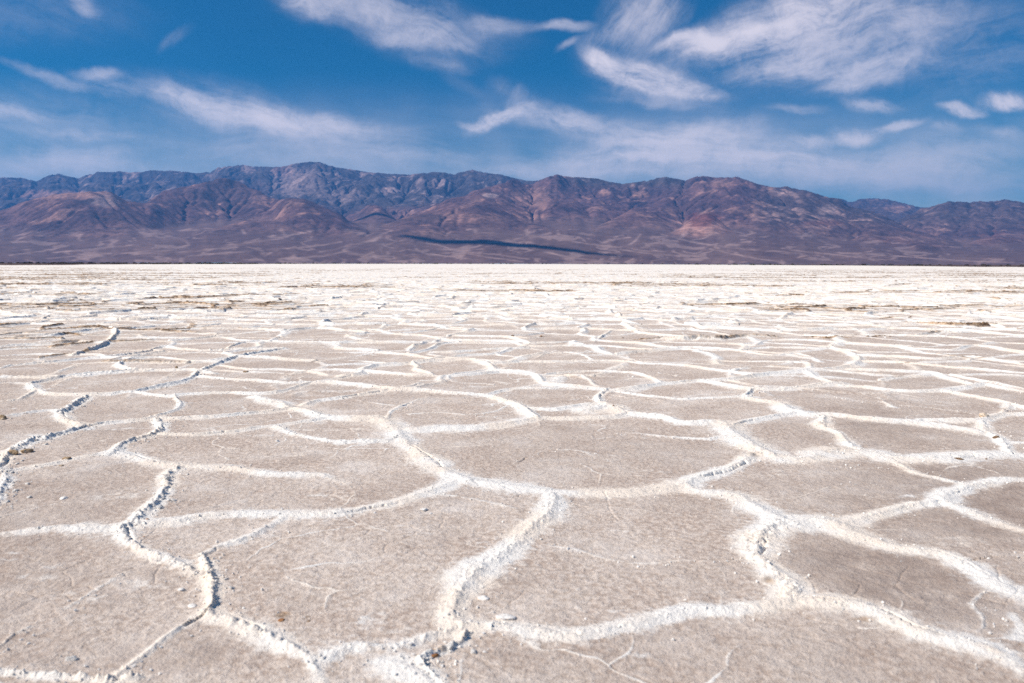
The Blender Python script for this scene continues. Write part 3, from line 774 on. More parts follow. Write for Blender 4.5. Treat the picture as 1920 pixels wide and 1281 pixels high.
def build_terrain():
    dx = 52.0
    xs = np.arange(-18720, 18720 + 1, dx); ys = np.arange(9500, 29500 + 1, dx)
    Xg, Yg = np.meshgrid(xs, ys)
    U = Xg / Yg
    pxs = np.linspace(-520, 2500, 900)
    us = np.array([ray(p, 494.4)[0] for p in pxs])
    PX = np.interp(U, us, pxs)
    n_ = fbm(U * 22, U * 0 + 3.3, 3, 7)
    base = 0.135 * (1 + 0.10 * n_) * np.maximum(0, Yg - 9750 + 500 * fbm(U * 9, U * 0 + 8, 2, 9)) - 0.25
    base = np.where(Yg > 15500, base - 0.10 * (Yg - 15500), base)
    right = ss(PX, 1350, 1750)
    base = base * (1 - 0.40 * right)
    base = np.minimum(base, 900)
    H = base.copy(); mount = np.zeros_like(H)
    wob = 900 * fbm(Xg / 3800, Yg / 3800, 3, 71)
    for li, (s, fw, bw) in enumerate(LAYERS):
        px, py, km = curve(s)
        u = np.array([ray(a, 494.4)[0] for a in px]); v = np.array([ray(a, b)[1] for a, b in zip(px, py)])
        D = np.interp(U, u, km * 1000); V = np.interp(U, u, v)
        if li:
            V = np.where((U < u[0]) | (U > u[-1]), -1, V)
        Z = V * D + CAM_H
        Dw = D + wob * (0.25 if fw < 2 else 0.6)
        t = (Dw - Yg) / np.where(Yg < Dw, fw * 1000, bw * 1000)
        t = np.abs(t)
        prof = np.clip(1 - t, 0, 1) ** (1.25 if fw > 2 else 1.1)
        h = base + (Z - base) * prof
        h = np.where(Z > base, h, base)
        mount = np.maximum(mount, np.clip((h - base) / 200, 0, 1))
        H = np.maximum(H, h)
    spur = ridged(Xg / 2600, Yg / 2600, 4, 333, 0.5) - 0.5
    H = H + mount * (420 * spur + 230 * fbm(Xg / 900, Yg / 900, 5, 55, 0.62)) * np.clip((H - base) / 1200, 0.15, 1)
    H = np.maximum(H, base - 40)
    K = np.clip(mount * 1.4, 0, 1)
    H, A = fastscape(H, dx, K, 0.020, 16, 0.0)
    # bring the crests back to the heights they have in the photograph
    px, py, _ = curve(SKY)
    usk = np.array([ray(a, 494.4)[0] for a in px]); vsk = np.array([ray(a, b)[1] for a, b in zip(px, py)])
    ub = np.linspace(-0.92, 0.92, 1500)

    def fit(H, us_, vs_, y0, y1, smooth, lo, hi, far):
        sel = (Yg > y0) & (Yg < y1)
        ang = (H - CAM_H) / Yg
        bi = np.clip(((U + 0.92) / 1.84 * 1499).astype(int), 0, 1499)
        mx = np.full(1500, -1.0); np.maximum.at(mx, bi[sel], ang[sel])
        # a column that no cell fell into takes its neighbour's
        for k in range(2):
            mx = np.maximum(mx, np.maximum(np.roll(mx, 1), np.roll(mx, -1)))
        tgt = np.interp(ub, us_, vs_)
        s = np.clip(tgt / np.maximum(mx, 1e-4), lo, hi)
        kz = np.hanning(smooth); kz /= kz.sum()
        s = np.convolve(np.pad(s, smooth // 2, mode='edge'), kz, 'valid')[:1500]
        S = np.interp(U, ub, s)
        w = far(Yg)
        return np.maximum(H + (H - base) * (S - 1) * w, np.minimum(H, base))

    px4, py4, _ = curve(LAYERS[3][0])
    u4 = np.array([ray(a, 494.4)[0] for a in px4[:-2]]); v4 = np.array([ray(a, b)[1] for a, b in zip(px4[:-2], py4[:-2])])
    lft = 1 - ss(U, ray(650, 490)[0], ray(720, 490)[0])
    for k in range(2):
        H = fit(H, u4, v4, 12500, 20000, 13, 0.7, 1.5, lambda y: ss(y, 12500, 14500) * (1 - ss(y, 18500, 21500)) * lft)
    for k in range(4):
        H = fit(H, usk, vsk, 16500, 33000, 7, 0.7, 1.6, lambda y: ss(y, 15500, 18500))
    # finer grid
    def up(G):
        for ax in (0, 1):
            G = np.moveaxis(G, ax, 0)
            P = np.vstack([2 * G[0] - G[1], G, 2 * G[-1] - G[-2]])
            mid = (-P[:-3] + 9 * P[1:-2] + 9 * P[2:-1] - P[3:]) / 16
            o = np.empty((2 * len(G) - 1,) + G.shape[1:]); o[0::2] = G; o[1::2] = mid
            G = np.moveaxis(o, 0, ax)
        return G
    H2, B2, M2, A2 = up(H), up(base), np.clip(up(mount), 0, 1), up(np.log(A))
    xs2 = np.linspace(xs[0], xs[-1], H2.shape[1]); ys2 = np.linspace(ys[0], ys[-1], H2.shape[0])
    X2, Y2 = np.meshgrid(xs2, ys2)
    U2 = X2 / Y2; PX2 = np.interp(U2, us, pxs)
    hgt = np.clip((H2 - B2) / 500, 0, 1)
    H2 = H2 + M2 * hgt * (46 * (ridged(X2 / 460, Y2 / 460, 5, 401, 0.62) - 0.5))
    H2 += (1 - M2) * 5 * fbm(X2 / 220, Y2 / 900, 3, 441)
    ang = (H2 - CAM_H) / Y2
    # photograph row in which a point of the ground shows: used to set out the bands of rock and the painted cloud shade
    PYr = 494.4 - ang * F_PX * 1.0
    # ---- rock colours
    n1 = fbm(X2 / 1500, Y2 / 1500, 4, 501); n2 = fbm(X2 / 600 + n1, Y2 / 600, 4, 511, 0.6); n3 = fbm(X2 / 250, Y2 / 250, 3, 521, 0.6)
    def lerp(a, b, t):
        return a + (b - a) * t[..., None]
    c = lambda *v: np.array(v, float)
    brown, plum, grey, pale, tan, pink, dark = c(.170, .118, .106), c(.135, .095, .095), c(.085, .085, .082), c(.44, .39, .34), c(.37, .26, .195), c(.58, .40, .30), c(.058, .052, .056)
    T = lerp(np.broadcast_to(brown, X2.shape + (3,)), plum * 0.85, ss(n1, -0.25, 0.3))
    T = lerp(T, tan, ss(n2 + 0.5 * n3, 0.18, 0.6) * 0.75)
    T = lerp(T, dark, ss(-n2 + 0.5 * n3, 0.2, 0.65) * 0.6)
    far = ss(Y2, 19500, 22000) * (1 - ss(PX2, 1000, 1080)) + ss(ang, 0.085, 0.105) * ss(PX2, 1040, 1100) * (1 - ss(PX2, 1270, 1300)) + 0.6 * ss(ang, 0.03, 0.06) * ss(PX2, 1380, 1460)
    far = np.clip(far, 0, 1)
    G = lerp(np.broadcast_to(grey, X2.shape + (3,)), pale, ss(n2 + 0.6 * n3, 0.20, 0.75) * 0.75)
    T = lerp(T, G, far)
    slope = np.hypot(*np.gradient(H2, dx / 2))
    T = lerp(T, pale * 0.95, ss(A2, 13.2, 15.5) * M2 * 0.45)
    # pale and reddish outcrops, and cloud shade painted as dark patches
    def patch(px_, py_, rx, ry, colr, k, D0=0, D1=99e3):
        nonlocal T
        d = np.sqrt(((PX2 - px_) / rx) ** 2 + ((PYr - py_) / ry) ** 2) + 0.5 * n3 + 0.3 * n2
        T = lerp(T, colr, k * (1 - ss(d, 0.55, 1.15)) * ((Y2 > D0) & (Y2 < D1)))
    for q in ((1320, 440, 95, 28, pink, .85), (1316, 412, 32, 13, c(.20, .095, .075), .8), (1400, 455, 60, 10, pink, .6), (1660, 458, 60, 16, c(.25, .135, .10), .7), (1875, 452, 55, 18, c(.17, .095, .08), .8), (1722, 464, 40, 12, c(.095, .058, .055), .9),
              (130, 370, 90, 9, tan, .8), (200, 380, 30, 14, pale, .5), (920, 370, 14, 5, pale, .8), (470, 316, 12, 16, pale, .8), (535, 325, 20, 14, c(.24, .16, .13), .7), (560, 345, 60, 30, pale, .45), (640, 370, 50, 14, pale, .45), (730, 360, 22, 6, pale, .7),
              (1000, 372, 40, 22, tan, .6), (1130, 362, 12, 7, tan, .8), (1195, 368, 16, 10, tan, .8), (860, 410, 120, 10, tan, .5), (1010, 412, 30, 9, tan, .6), (1345, 345, 20, 8, tan, .6), (1440, 355, 10, 5, tan, .8), (1550, 395, 22, 10, pale, .6), (1540, 418, 40, 6, c(.23, .14, .11), .6), (1680, 390, 30, 8, tan, .6),
              (430, 370, 90, 34, c(.085, .066, .066), .7), (700, 415, 40, 20, c(.065, .055, .058), .7), (800, 412, 45, 10, c(.07, .058, .06), .7), (1115, 420, 30, 8, grey, .7), (1200, 440, 60, 12, tan, .5)):  # dark colours: cloud shade put into the tint; grey and tan: rock
        patch(*q)
    # fans: dark varnished gravel with pale washes
    fan = 1 - np.clip(M2 * 1.3, 0, 1)
    rr = np.hypot(X2, Y2)
    wsh = fbm(U2 * 85 + 1.5 * fbm(U2 * 12, Y2 / 2500, 2, 611), Y2 / 1500, 4, 601, 0.6)
    FC = lerp(np.broadcast_to(c(.165, .125, .112), X2.shape + (3,)), c(.205, .16, .138), ss(fbm(U2 * 18, Y2 / 1800, 3, 631), -0.3, 0.4))
    FC = lerp(FC, c(.27, .215, .18), ss(wsh, 0.2, 0.6) * 0.5)
    FC = lerp(FC, c(.125, .095, .09), ss(-wsh, 0.25, 0.6) * 0.5)
    T = lerp(T, FC, fan)
    wi = np.zeros((4 * 90, 4 * 2100), np.float32)                  # map of the washes: photograph columns -60.., rows 420..510
    for w_, ws in WASHES:
        px, py, _ = curve(ws)
        P = catmull(np.stack([px, py], 1), 0.7)
        P[:, 1] += 1.0 * fbm(P[:, 0] / 7, P[:, 0] * 0 + w_, 3, 3) + 0.4 * fbm(P[:, 0] / 1.7, P[:, 0] * 0 + w_, 2, 5)
        ww = w_ * (0.85 + 0.4 * fbm(P[:, 0] / 9, P[:, 0] * 0 + 4, 3, 7))
        st_ = 0.75 + 0.5 * fbm(P[:, 0] / 14, P[:, 0] * 0 + 9, 3, 11)
        for (a_, b_), w1, k1 in zip(P, ww, st_):
            ci, ri = int((a_ + 60) * 4), int((b_ - 420) * 4)
            if 24 < ci < 8370 and 16 < ri < 344:
                yy_, xx_ = np.mgrid[-12:13, -20:21]
                gs = k1 * np.exp(-(xx_ / (4 * (0.8 + 1.2 * w1))) ** 2 - (yy_ / (4 * max(w1, 0.35))) ** 2)
                t_ = wi[ri - 12:ri + 13, ci - 20:ci + 21]
                if t_.shape == gs.shape:
                    np.maximum(t_, gs, out=t_)
    wash = wi[np.clip(((PYr - 420) * 4).astype(int), 0, 359), np.clip(((PX2 + 60) * 4).astype(int), 0, 8399)]
    wash = np.maximum(wash * np.clip(0.7 + 1.1 * n3 + 0.5 * n2, 0.0, 1), 0.55 * ss(fbm(U2 * 60 + 2.0 * fbm(U2 * 25, Y2 / 900, 3, 612), Y2 / 700, 4, 613, 0.6), 0.18, 0.42) * fan)
    T = lerp(T, c(.47, .395, .33), np.clip(wash * 1.1, 0, 1) * ((Y2 < 17500) & (PYr > 430)))
    T = np.clip(T * (0.74 - 0.08 * fan)[..., None] * c(1.18, .95, 1.04), 0.02, 0.6).reshape(-1, 3)
    V = np.stack([X2, Y2, H2], -1).reshape(-1, 3)
    nr, nc = H2.shape
    # three stretches of land: fans, foothills, main range
    mc = 0.25 * (M2[:-1, :-1] + M2[1:, :-1] + M2[:-1, 1:] + M2[1:, 1:]); yc = Y2[:-1, :-1]; pc = PX2[:-1, :-1]
    isfan = (mc < 0.12) & (yc < 19000)
    limY = np.interp(pc, [-500, 240, 260, 480, 640, 700, 760, 2500], [18200, 18200, 19000, 19500, 19000, 16500, 15800, 15800])
    foot = (~isfan) & (yc < limY)
    hi = (~isfan) & (~foot)
    for nm, kp in (('alluvial_fan', isfan), ('foothills', foot), ('mountain_range', hi)):
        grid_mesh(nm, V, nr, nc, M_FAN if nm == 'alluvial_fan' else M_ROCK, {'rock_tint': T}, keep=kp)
    # the mud plain between the salt and the fans
    yy = np.concatenate([np.geomspace(140, 9510, 40)]); uu_ = np.linspace(-2.5, 2.5, 161)
    Yp = np.repeat(yy[:, None], 161, 1); Xp = uu_[None] * Yp
    zp = np.full_like(Yp, -0.25)
    tp = np.empty(Yp.shape + (3,)); tp[:] = c(.105, .072, .066)
    k = fbm(Xp / 900, Yp / 300, 3, 77)
    tp = tp * (1 + 0.25 * k[..., None])
    grid_mesh('mud_plain', np.stack([Xp, Yp, zp], -1).reshape(-1, 3), 40, 161, M_FAN, {'rock_tint': tp.reshape(-1, 3)})


WASHES = [
    (2.2, '297,433 293,440 300,447 320,446 345,452 355,461 340,466'), (1.8, '355,461 320,470 290,475 250,478'),
    (2.0, '485,450 470,455 440,460 420,463'), (1.6, '460,440 455,430'), (2.0, '600,433 560,440 520,449 480,455 420,466 360,473 300,478'),
    (1.8, '250,460 200,467 150,472 100,476'), (1.8, '640,455 580,464 500,470 420,476 350,482'), (1.4, '130,463 80,473 20,481'), (1.4, '330,470 240,476 180,480 90,487'),
    (3.2, '716,440 712,446 700,452 680,457 660,463 645,470 660,476 700,482 730,488 760,492'), (1.8, '660,460 630,468 600,473'), (2.0, '650,472 610,480 540,486'),
    (1.5, '800,457 830,462 850,470 890,478 930,485 980,490'), (1.5, '780,468 800,476 850,482 900,490'),
    (2.4, '1030,438 1010,443 980,446 960,452 935,456'), (1.6, '975,448 1000,458 1030,463'), (2.0, '1045,434 1050,443 1070,452 1110,458 1160,464'), (2.0, '1130,455 1150,449 1180,445'),
    (2.0, '1120,460 1160,467 1210,474 1260,478 1290,481'), (2.0, '1000,467 1030,474 1060,481 1110,487 1160,492'), (1.6, '1210,457 1220,466 1240,472 1290,478'), (1.4, '1200,440 1190,452 1180,458'),
    (1.6, '1240,440 1290,452 1350,462 1420,468 1500,474'), (1.6, '1330,466 1370,475 1420,484 1460,490'), (1.4, '1480,468 1560,476 1640,484 1700,488'), (1.4, '1600,474 1700,480 1800,487 1900,490'),
    (1.5, '760,450 720,462 715,470 720,480'), (1.4, '870,473 930,478 990,486'),
]
build_terrain()


# ------------------------------------------------------------------ loose pieces on the crust
def icosphere(n):
    import bmesh
    bm = bmesh.new(); bmesh.ops.create_icosphere(bm, subdivisions=n, radius=1.0)
    v = np.array([q.co[:] for q in bm.verts]); f = [[q.index for q in p.verts] for p in bm.faces]
    bm.free()
    return v, f


def noise3(v, sc, seed):
    return (fbm(v[:, 0] * sc + 5 * v[:, 2], v[:, 1] * sc + seed, 3, seed) + fbm(v[:, 1] * sc - 3 * v[:, 0], v[:, 2] * sc + seed, 3, seed + 5)) * 0.5


def chunk_mesh(name, seed, dims, mat, rough=0.45, flat=0.35, n=4):
    """a broken lump: rounded block with flattened facets and pits"""
    rng = np.random.RandomState(seed)
    v, f = icosphere(n)
    r = np.ones(len(v))
    for k in range(9):                                    # flatten facets
        d = rng.normal(size=3); d /= np.linalg.norm(d)
        lim = rng.uniform(0.55, 0.85)
        p = (v @ d) * r
        r = np.where(p > lim, r * (lim + flat * 0.25 * (p - lim)) / np.maximum(p, 1e-6), r)
    r = r * (1 + rough * 0.5 * noise3(v, 1.3, seed) + rough * 0.35 * noise3(v, 3.7, seed + 9) + rough * 0.25 * noise3(v, 8.0, seed + 3))
    p = v * r[:, None] * np.array(dims) * 0.5
    p[:, 2] -= p[:, 2].min() * 0.5
    me = bpy.data.meshes.new(name); me.from_pydata(p.tolist(), [], f); me.update()
    me.polygons.foreach_set('use_smooth', [True] * len(f))
    me.materials.append(mat)
    return me


def clod_material(name, a, b_, crust, amt):
    m, t, b = new_mat(name, 0.95, 0.1)
    co = node(t, 'ShaderNodeTexCoord').outputs['Object']
    n1 = tex(t, co, 28.0, 5, 0.65); n2 = tex(t, co, 95.0, 5, 0.7)
    cc = mixc(t, sstep(t, n1, 0.38, 0.62), a, b_)
    cc = mixc(t, sstep(t, n2, 0.45, 0.3, 0.0, 0.6), cc, (a[0] * .4, a[1] * .4, a[2] * .4))
    cc = mixc(t, sstep(t, n1, 0.62 - 0.25 * amt, 0.72 - 0.25 * amt, 0.0, 0.9), cc, crust)
    t.links.new(cc, b.inputs['Base Color'])
    bm = node(t, 'ShaderNodeBump', {'Strength': 0.7, 'Distance': 0.006, 'Height': mth(t, 'ADD', n1, mth(t, 'MULTIPLY', n2, 0.6))})
    t.links.new(bm.outputs[0], b.inputs['Normal'])
    return m


M_MUD = clod_material('dried_mud', (0.30, 0.20, 0.115), (0.52, 0.38, 0.24), (0.74, 0.64, 0.53), 0.25)
M_DARK = clod_material('dark_mud', (0.15, 0.095, 0.06), (0.30, 0.19, 0.115), (0.55, 0.42, 0.30), 0.1)
M_RUST = clod_material('rusty_stone', (0.27, 0.12, 0.05), (0.44, 0.22, 0.10), (0.7, 0.55, 0.42), 0.1)
M_LUMP = clod_material('salt_lump', (0.74, 0.69, 0.63), (0.84, 0.80, 0.755), (0.80, 0.68, 0.55), 0.15)
M_PIT = clod_material('pitted_salt', (0.62, 0.47, 0.34), (0.80, 0.70, 0.58), (0.16, 0.10, 0.06), 0.35)

LOOSE = [   # kind, photograph pixel of its foot, width and height in photograph pixels, material, label
    ('mud_clod', 25, 849, 22, 17, M_MUD, 'tan brown mud clod, largest block on the crumbling ridge by the left edge'),
    ('mud_clod', 50, 845, 26, 12, M_MUD, 'flat tan mud clod leaning just right of the largest tan block'),
    ('mud_clod', 4, 784, 16, 13, M_MUD, 'brown clod topped with salt, cut by the left edge on a cream ridge'),
    ('mud_clod', 125, 861, 17, 8, M_MUD, 'small tan clod alone on the plate under the two tan blocks'),
    ('mud_clod', 115, 872, 9, 5, M_MUD, 'tiny brown clod on the white ridge below a small tan clod'),
    ('pebble', 331, 692, 6, 8, M_MUD, 'lone upright pebble with one dark side in the middle of a bare plate'),
    ('mud_clod', 461, 697, 12, 6, M_MUD, 'pale tan clod in front of a white ridge, right of the lone upright pebble'),
    ('rusty_stone', 277, 975, 12, 7, M_RUST, 'orange brown stone at the foot of the crumbling ridge above a ridge junction'),
    ('rusty_stone', 270, 1002, 6, 4, M_RUST, 'tiny rust red stone on the small triangular plate'),
    ('rusty_stone', 383, 1082, 6, 6, M_RUST, 'red speck of stone on white salt beside the dark rubble ridge'),
    ('mud_flake', 579, 1159, 12, 6, M_DARK, 'thin dark brown flake lying right of the orange stain on the large plate'),
    ('mud_flake', 528, 1158, 20, 9, M_RUST, 'ragged orange brown flake staining the large foreground plate'),
    ('rusty_stone', 815, 1226, 22, 9, M_RUST, 'bright orange stone under the broken lip of salt at the bottom edge'),
    ('pitted_salt_lump', 1845, 782, 24, 12, M_PIT, 'pitted cream salt lump with dark holes on the ridge near the right edge'),
    ('mud_clod', 1867, 821, 17, 9, M_DARK, 'brown clod wedged in the ridge below the pitted cream salt lump'),
    ('mud_clod', 1798, 861, 22, 7, M_DARK, 'low dark brown clod spread along the front of a cream ridge at right'),
    ('mud_clod', 1849, 860, 6, 6, M_DARK, 'small dark clod right of the low spread clod on the same cream ridge'),
    ('mud_clod', 1207, 740, 6, 5, M_DARK, 'dark brown clod, left one of a close pair on a plate'),
    ('mud_clod', 1213, 740, 5, 4, M_RUST, 'rusty clod, right one of a close pair on a plate'),
    ('mud_clod', 1150, 764, 6, 5, M_DARK, 'dark brown clod at the right end of the broad cream salt mound'),
    ('mud_clod', 961, 631, 8, 5, M_DARK, 'blackish clod on a far cream ridge near the middle of the flat'),
    ('mud_clod', 1015, 630, 9, 6, M_RUST, 'rust brown clod on the far cream ridge right of a blackish clod'),
    ('mud_clod', 1168, 633, 8, 4, M_DARK, 'dark clod left of the long brown broken ridge'),
    ('mud_clod', 1203, 609, 5, 4, M_DARK, 'lone dark clod on a distant white ridge behind the long brown broken ridge'),
    ('mud_clod', 1661, 588, 7, 5, M_DARK, 'round dark clod behind the brown mound at right'),
    ('mud_clod', 1706, 596, 9, 7, M_DARK, 'black brown clod standing up right of the brown mound'),
    ('mud_clod', 1797, 578, 5, 3, M_DARK, 'left one of two tiny dark clods on a far brown streak'),
    ('mud_clod', 1804, 578, 4, 3, M_DARK, 'right one of two tiny dark clods on a far brown streak'),
    ('pebble', 1671, 1164, 8, 4, M_DARK, 'dark pebble on the broad white ridge at lower right'),
    ('pebble', 1638, 1219, 6, 4, M_DARK, 'dark pebble on the bare plate below the broad white ridge at lower right'),
    ('pebble', 1562, 943, 4, 3, M_DARK, 'tiny black pebble on the brownish plate above the right ridge junction'),
    ('pebble', 1911, 1203, 5, 4, M_DARK, 'dark speck of pebble by the right edge above the broad ridge'),
    ('salt_lump', 907, 1116, 28, 12, M_LUMP, 'flat white salt lump on the plate right of the curving central ridge'),
    ('salt_lump', 948, 1153, 44, 13, M_LUMP, 'long white salt lump behind the wide ridge at bottom centre'),
    ('salt_lump', 795, 953, 22, 9, M_LUMP, 'white salt lump just under the ridge left of the big central junction'),
    ('salt_lump', 808, 960, 9, 5, M_LUMP, 'small round salt lump right beside the lump under the central junction'),
    ('salt_lump', 340, 1100, 16, 9, M_LUMP, 'white salt lump left of the dark rubble ridge, upper of two'),
    ('salt_lump', 360, 1131, 20, 9, M_LUMP, 'flat white salt lump left of the dark rubble ridge, lower of two'),
    ('salt_lump', 120, 932, 18, 7, M_LUMP, 'pale salt lump alone on the wide plate at left'),
    ('salt_lump', 1368, 693, 8, 4, M_LUMP, 'small white salt lump on a mid distance plate in front of a straight ridge'),
    ('salt_lump', 1187, 704, 8, 4, M_LUMP, 'small white salt lump near the centre on an oval plate'),
    ('salt_lump', 780, 829, 10, 5, M_LUMP, 'small salt lump on the white trunk ridge left of centre'),
    ('salt_lump', 520, 825, 12, 7, M_LUMP, 'grey white salt lump on the plate left of the small fork of ridges'),
]
for i, (nm, px, py, wpx, hpx, mat, label) in enumerate(LOOSE):
    x, y = ground(px, py, 0.012)
    dist = math.hypot(math.hypot(x, y), CAM_H)
    kk = 0.8 if mat in (M_MUD, M_LUMP, M_PIT) else 0.66
    w_, h_ = kk * wpx * dist / F_PX, 0.75 * kk * hpx * dist / F_PX
    me = chunk_mesh(nm, 40 + i, (w_, w_ * 0.8, h_ * 1.25), mat, 0.55 if mat in (M_MUD, M_PIT) else 0.4, n=4 if wpx > 8 else 3)
    o = bpy.data.objects.new(nm, me); COL.objects.link(o)
    o.location = (x, y, salt_z(x, y) - 0.002); o.rotation_euler = (0, 0, (i * 0.7) % 0.6 - 0.3)
    o['label'] = label
    o['category'] = 'salt lump' if 'salt' in nm else 'stone' if nm in ('pebble', 'rusty_stone') else 'mud clod'

# white rubble broken off the crumbling ridges: each piece its own object
protos = [chunk_mesh('salt_chunk', 300 + k, (1.0, 0.75, 0.6), M_LUMP, 0.6, n=3) for k in range(7)]
rng = random.Random(12)
cands = []
for (w, h, cr, di, pts) in RIDGES:
    if cr < 0.7 or max(p[1] for p in pts) < 730 or len(cands) > 4000:
        continue
    Q = catmull([ground(px, py, h) for px, py in pts], 0.02)
    for a, b in zip(Q[:-1], Q[1:]):
        n = np.array([-(b - a)[1], (b - a)[0]]); n /= np.linalg.norm(n) + 1e-9
        if n[0] + 0.25 * n[1] < 0:
            n = -n
        cands.append((a, n, w))
k = 0
while k < 230:
    a, n, w = cands[rng.randrange(len(cands))]
    off = w * 0.2 + abs(rng.gauss(0, 0.055))
    x, y = a[0] + n[0] * off + rng.gauss(0, .01), a[1] + n[1] * off + rng.gauss(0, .01)
    if y < 2.35 or abs(x / y) > 0.65 or y > 9:
        continue
    sz = 0.011 + 0.028 * rng.random() ** 2.5
    o = bpy.data.objects.new('salt_chunk', protos[k % 7]); COL.objects.link(o)
    o.location = (x, y, salt_z(x, y) - 0.1 * sz); o.scale = (sz, sz, sz); o.rotation_euler = (rng.uniform(-.5, .5), rng.uniform(-.5, .5), rng.uniform(0, 6.28))
    o['label'] = 'small white piece of salt fallen beside a crumbling ridge'
    o['category'] = 'salt chunk'; o['group'] = 'salt chunks beside the crumbling ridges'
    k += 1


# salt grit: chips of a few millimetres along the ridges, past counting
def build_grit():
    rg = np.random.RandomState(77)
    v0, f0 = icosphere(1)
    f0 = np.array(f0); vs, fs = [], []; n = 0
    segs = []
    for (w, h, cr, di, pts) in RIDGES:
        if min(p[1] for p in pts) < 690:
            continue
        Q = catmull([ground(px, py, h) for px, py in pts], 0.05)
        segs += [(q, w, 0.35 + cr) for q in Q if 2.2 < q[1] < 8.5 and abs(q[0] / q[1]) < 0.68]
    wt_ = np.array([g[2] for g in segs]); wt_ /= wt_.sum()
    for k in rg.choice(len(segs), 9000, p=wt_):
        q, w, _ = segs[k]
        p = q + rg.normal(size=2) * (0.03 + 0.9 * w) + (rg.uniform(0, 0.05), 0)
        sz = 0.0016 + 0.0055 * rg.rand() ** 3
        v = v0 * sz * rg.uniform(0.55, 1.2, 3) * (1 + 0.35 * rg.normal(size=(len(v0), 1)).clip(-1, 1))
        vs.append(v + [p[0], p[1], salt_z(p[0], p[1]) + 0.25 * sz]); fs.append(f0 + n); n += len(v0)
    me = bpy.data.meshes.new('salt_grit'); me.from_pydata(np.vstack(vs).tolist(), [], np.vstack(fs).tolist()); me.update(); me.materials.append(M_LUMP)
    o = bpy.data.objects.new('salt_grit', me); COL.objects.link(o); o['kind'] = 'stuff'


build_grit()


# ------------------------------------------------------------------ scrub along the far shore of the salt
def build_shrubs():
    m, t, b = new_mat('scrub_leaves', 0.9, 0.1)
    co = node(t, 'ShaderNodeTexCoord').outputs['Object']
    t.links.new(mixc(t, tex(t, co, 0.8, 4), (0.030, 0.036, 0.026), (0.085, 0.080, 0.055)), b.inputs['Base Color'])
    rg = np.random.RandomState(9)
    vs, n = [], 0
    for i in range(620):
        p = rg.uniform(-40, 1980)
        dens = 1.0 if 40 < p < 640 else 0.55 if p < 1000 else 0.25
        if rg.rand() > dens * (0.35 + 0.9 * vnoise(np.array([p / 38.0]), np.array([0.5]), 3)[0]):
            continue
        Y = rg.uniform(2100, 2700) if 560 < p < 1300 else rg.uniform(1000, 1700)
        x = ray(p, 494.4)[0] * Y
        r, hgt = rg.uniform(1.6, 4.2), rg.uniform(0.8, 2.0) * Y / 1500
        k = 46
        d = rg.normal(size=(k, 3)); d /= np.linalg.norm(d, axis=1)[:, None]
        c_ = d * rg.uniform(0.45, 1, (k, 1)) * np.array([r, r, hgt * 0.55]) + np.array([x, Y, -0.25 + hgt * 0.5])
        for cc in c_:
            a_, b_ = rg.normal(size=3), rg.normal(size=3)
            s_ = r * 0.26
            a_ *= s_ / np.linalg.norm(a_); b_ *= s_ / np.linalg.norm(b_)
            vs += [cc - a_ - b_, cc + a_ - b_, cc + a_ + b_, cc - a_ + b_]
    v = np.array(vs); v[:, 2] = np.maximum(v[:, 2], -0.25)
    q = np.arange(len(v)).reshape(-1, 4)
    me = bpy.data.meshes.new('desert_scrub'); me.from_pydata(v.tolist(), [], q.tolist()); me.update(); me.materials.append(m)
    o = bpy.data.objects.new('desert_scrub', me); COL.objects.link(o); o['kind'] = 'stuff'


build_shrubs()


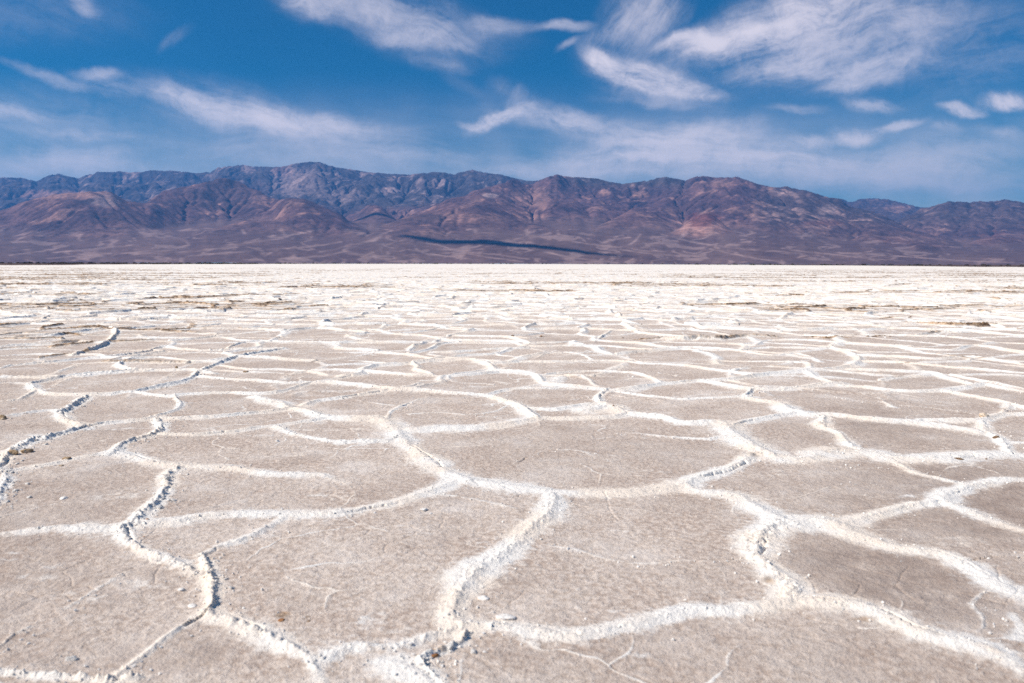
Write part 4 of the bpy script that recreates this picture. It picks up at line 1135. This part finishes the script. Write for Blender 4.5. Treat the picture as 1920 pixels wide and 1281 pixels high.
# ------------------------------------------------------------------ high clouds whose shade lies on the fans and foothills
def build_cloud(P0, P1, wid, seed, alt=15000.0):
    m = bpy.data.materials.get('cloud')
    if m is None:
        m, t, b = new_mat('cloud', 1.0, 0.0)
        b.inputs['Base Color'].default_value = (0.85, 0.85, 0.87, 1)
    P0, P1 = np.array(P0, float), np.array(P1, float)
    s0 = np.array(TO_SUN) * ((alt - P0[2]) / TO_SUN.z) + P0
    s1 = np.array(TO_SUN) * ((alt - P1[2]) / TO_SUN.z) + P1
    ax = (s1 - s0); L = np.linalg.norm(ax); ax /= L
    sd_ = np.cross(ax, [0, 0, 1.0]); sd_ /= np.linalg.norm(sd_)
    v, f = icosphere(6)
    rr = 1 + 0.22 * fbm(v[:, 0] * 5 + 9, v[:, 1] * 2 + seed, 5, seed, 0.6) + 0.10 * fbm(v[:, 0] * 25, v[:, 1] * 4 + v[:, 2] * 3, 4, seed + 2, 0.6)
    th = (1 - v[:, 0] ** 2) ** 0.25
    p = (s0 + s1) / 2 + (v[:, :1] * L * 0.56) * ax + (v[:, 1] * rr * th * (1 - 0.35 * (v[:, 0] + 1)) * wid * 0.5)[:, None] * sd_ + np.outer(v[:, 2] * rr * 140, [0, 0, 1])
    p += (0.25 * wid * fbm(v[:, 0] * 2 + seed, v[:, 0] * 0, 2, seed))[:, None] * sd_
    me = bpy.data.meshes.new('cloud'); me.from_pydata(p.tolist(), [], f); me.update(); me.materials.append(m)
    o = bpy.data.objects.new('cloud', me); COL.objects.link(o); o['kind'] = 'stuff'


build_cloud((-1700, 12800, 400), (1500, 10700, 120), 640, 3)
build_cloud((-3600, 17800, 650), (-2000, 17300, 900), 700, 23)


# ------------------------------------------------------------------ the air
def build_haze(density=2.55e-5, colr=(0.10, 0.39, 1.0)):
    pts = [o for o in bpy.data.objects if o.type == 'MESH' and o.name.split('.')[0] != 'cloud' and 'salt_chunk' not in o.name]
    zmax = max(float(np.max(np.array([v for v in (o.bound_box[k][2] for k in range(8))]))) for o in pts)
    zmin = min(float(np.min(np.array([v for v in (o.bound_box[k][2] for k in range(8))]))) for o in pts)
    x, y0, y1, z0, z1 = 30000, -9000, 37000, zmin - 1.0, zmax + 60
    v = [(a, b, c_) for c_ in (z0, z1) for b in (y0, y1) for a in (-x, x)]
    f = [(0, 2, 3, 1), (4, 5, 7, 6), (0, 1, 5, 4), (2, 6, 7, 3), (0, 4, 6, 2), (1, 3, 7, 5)]
    me = bpy.data.meshes.new('haze'); me.from_pydata(v, [], f); me.update()
    m = bpy.data.materials.new('haze'); m.use_nodes = True
    t = m.node_tree; t.nodes.clear()
    pv = node(t, 'ShaderNodeVolumePrincipled', {'Color': (*colr, 1), 'Density': density, 'Anisotropy': 0.1})
    node(t, 'ShaderNodeOutputMaterial', {'Volume': pv.outputs[0]})
    me.materials.append(m)
    o = bpy.data.objects.new('haze', me); COL.objects.link(o); o['kind'] = 'stuff'


build_haze()
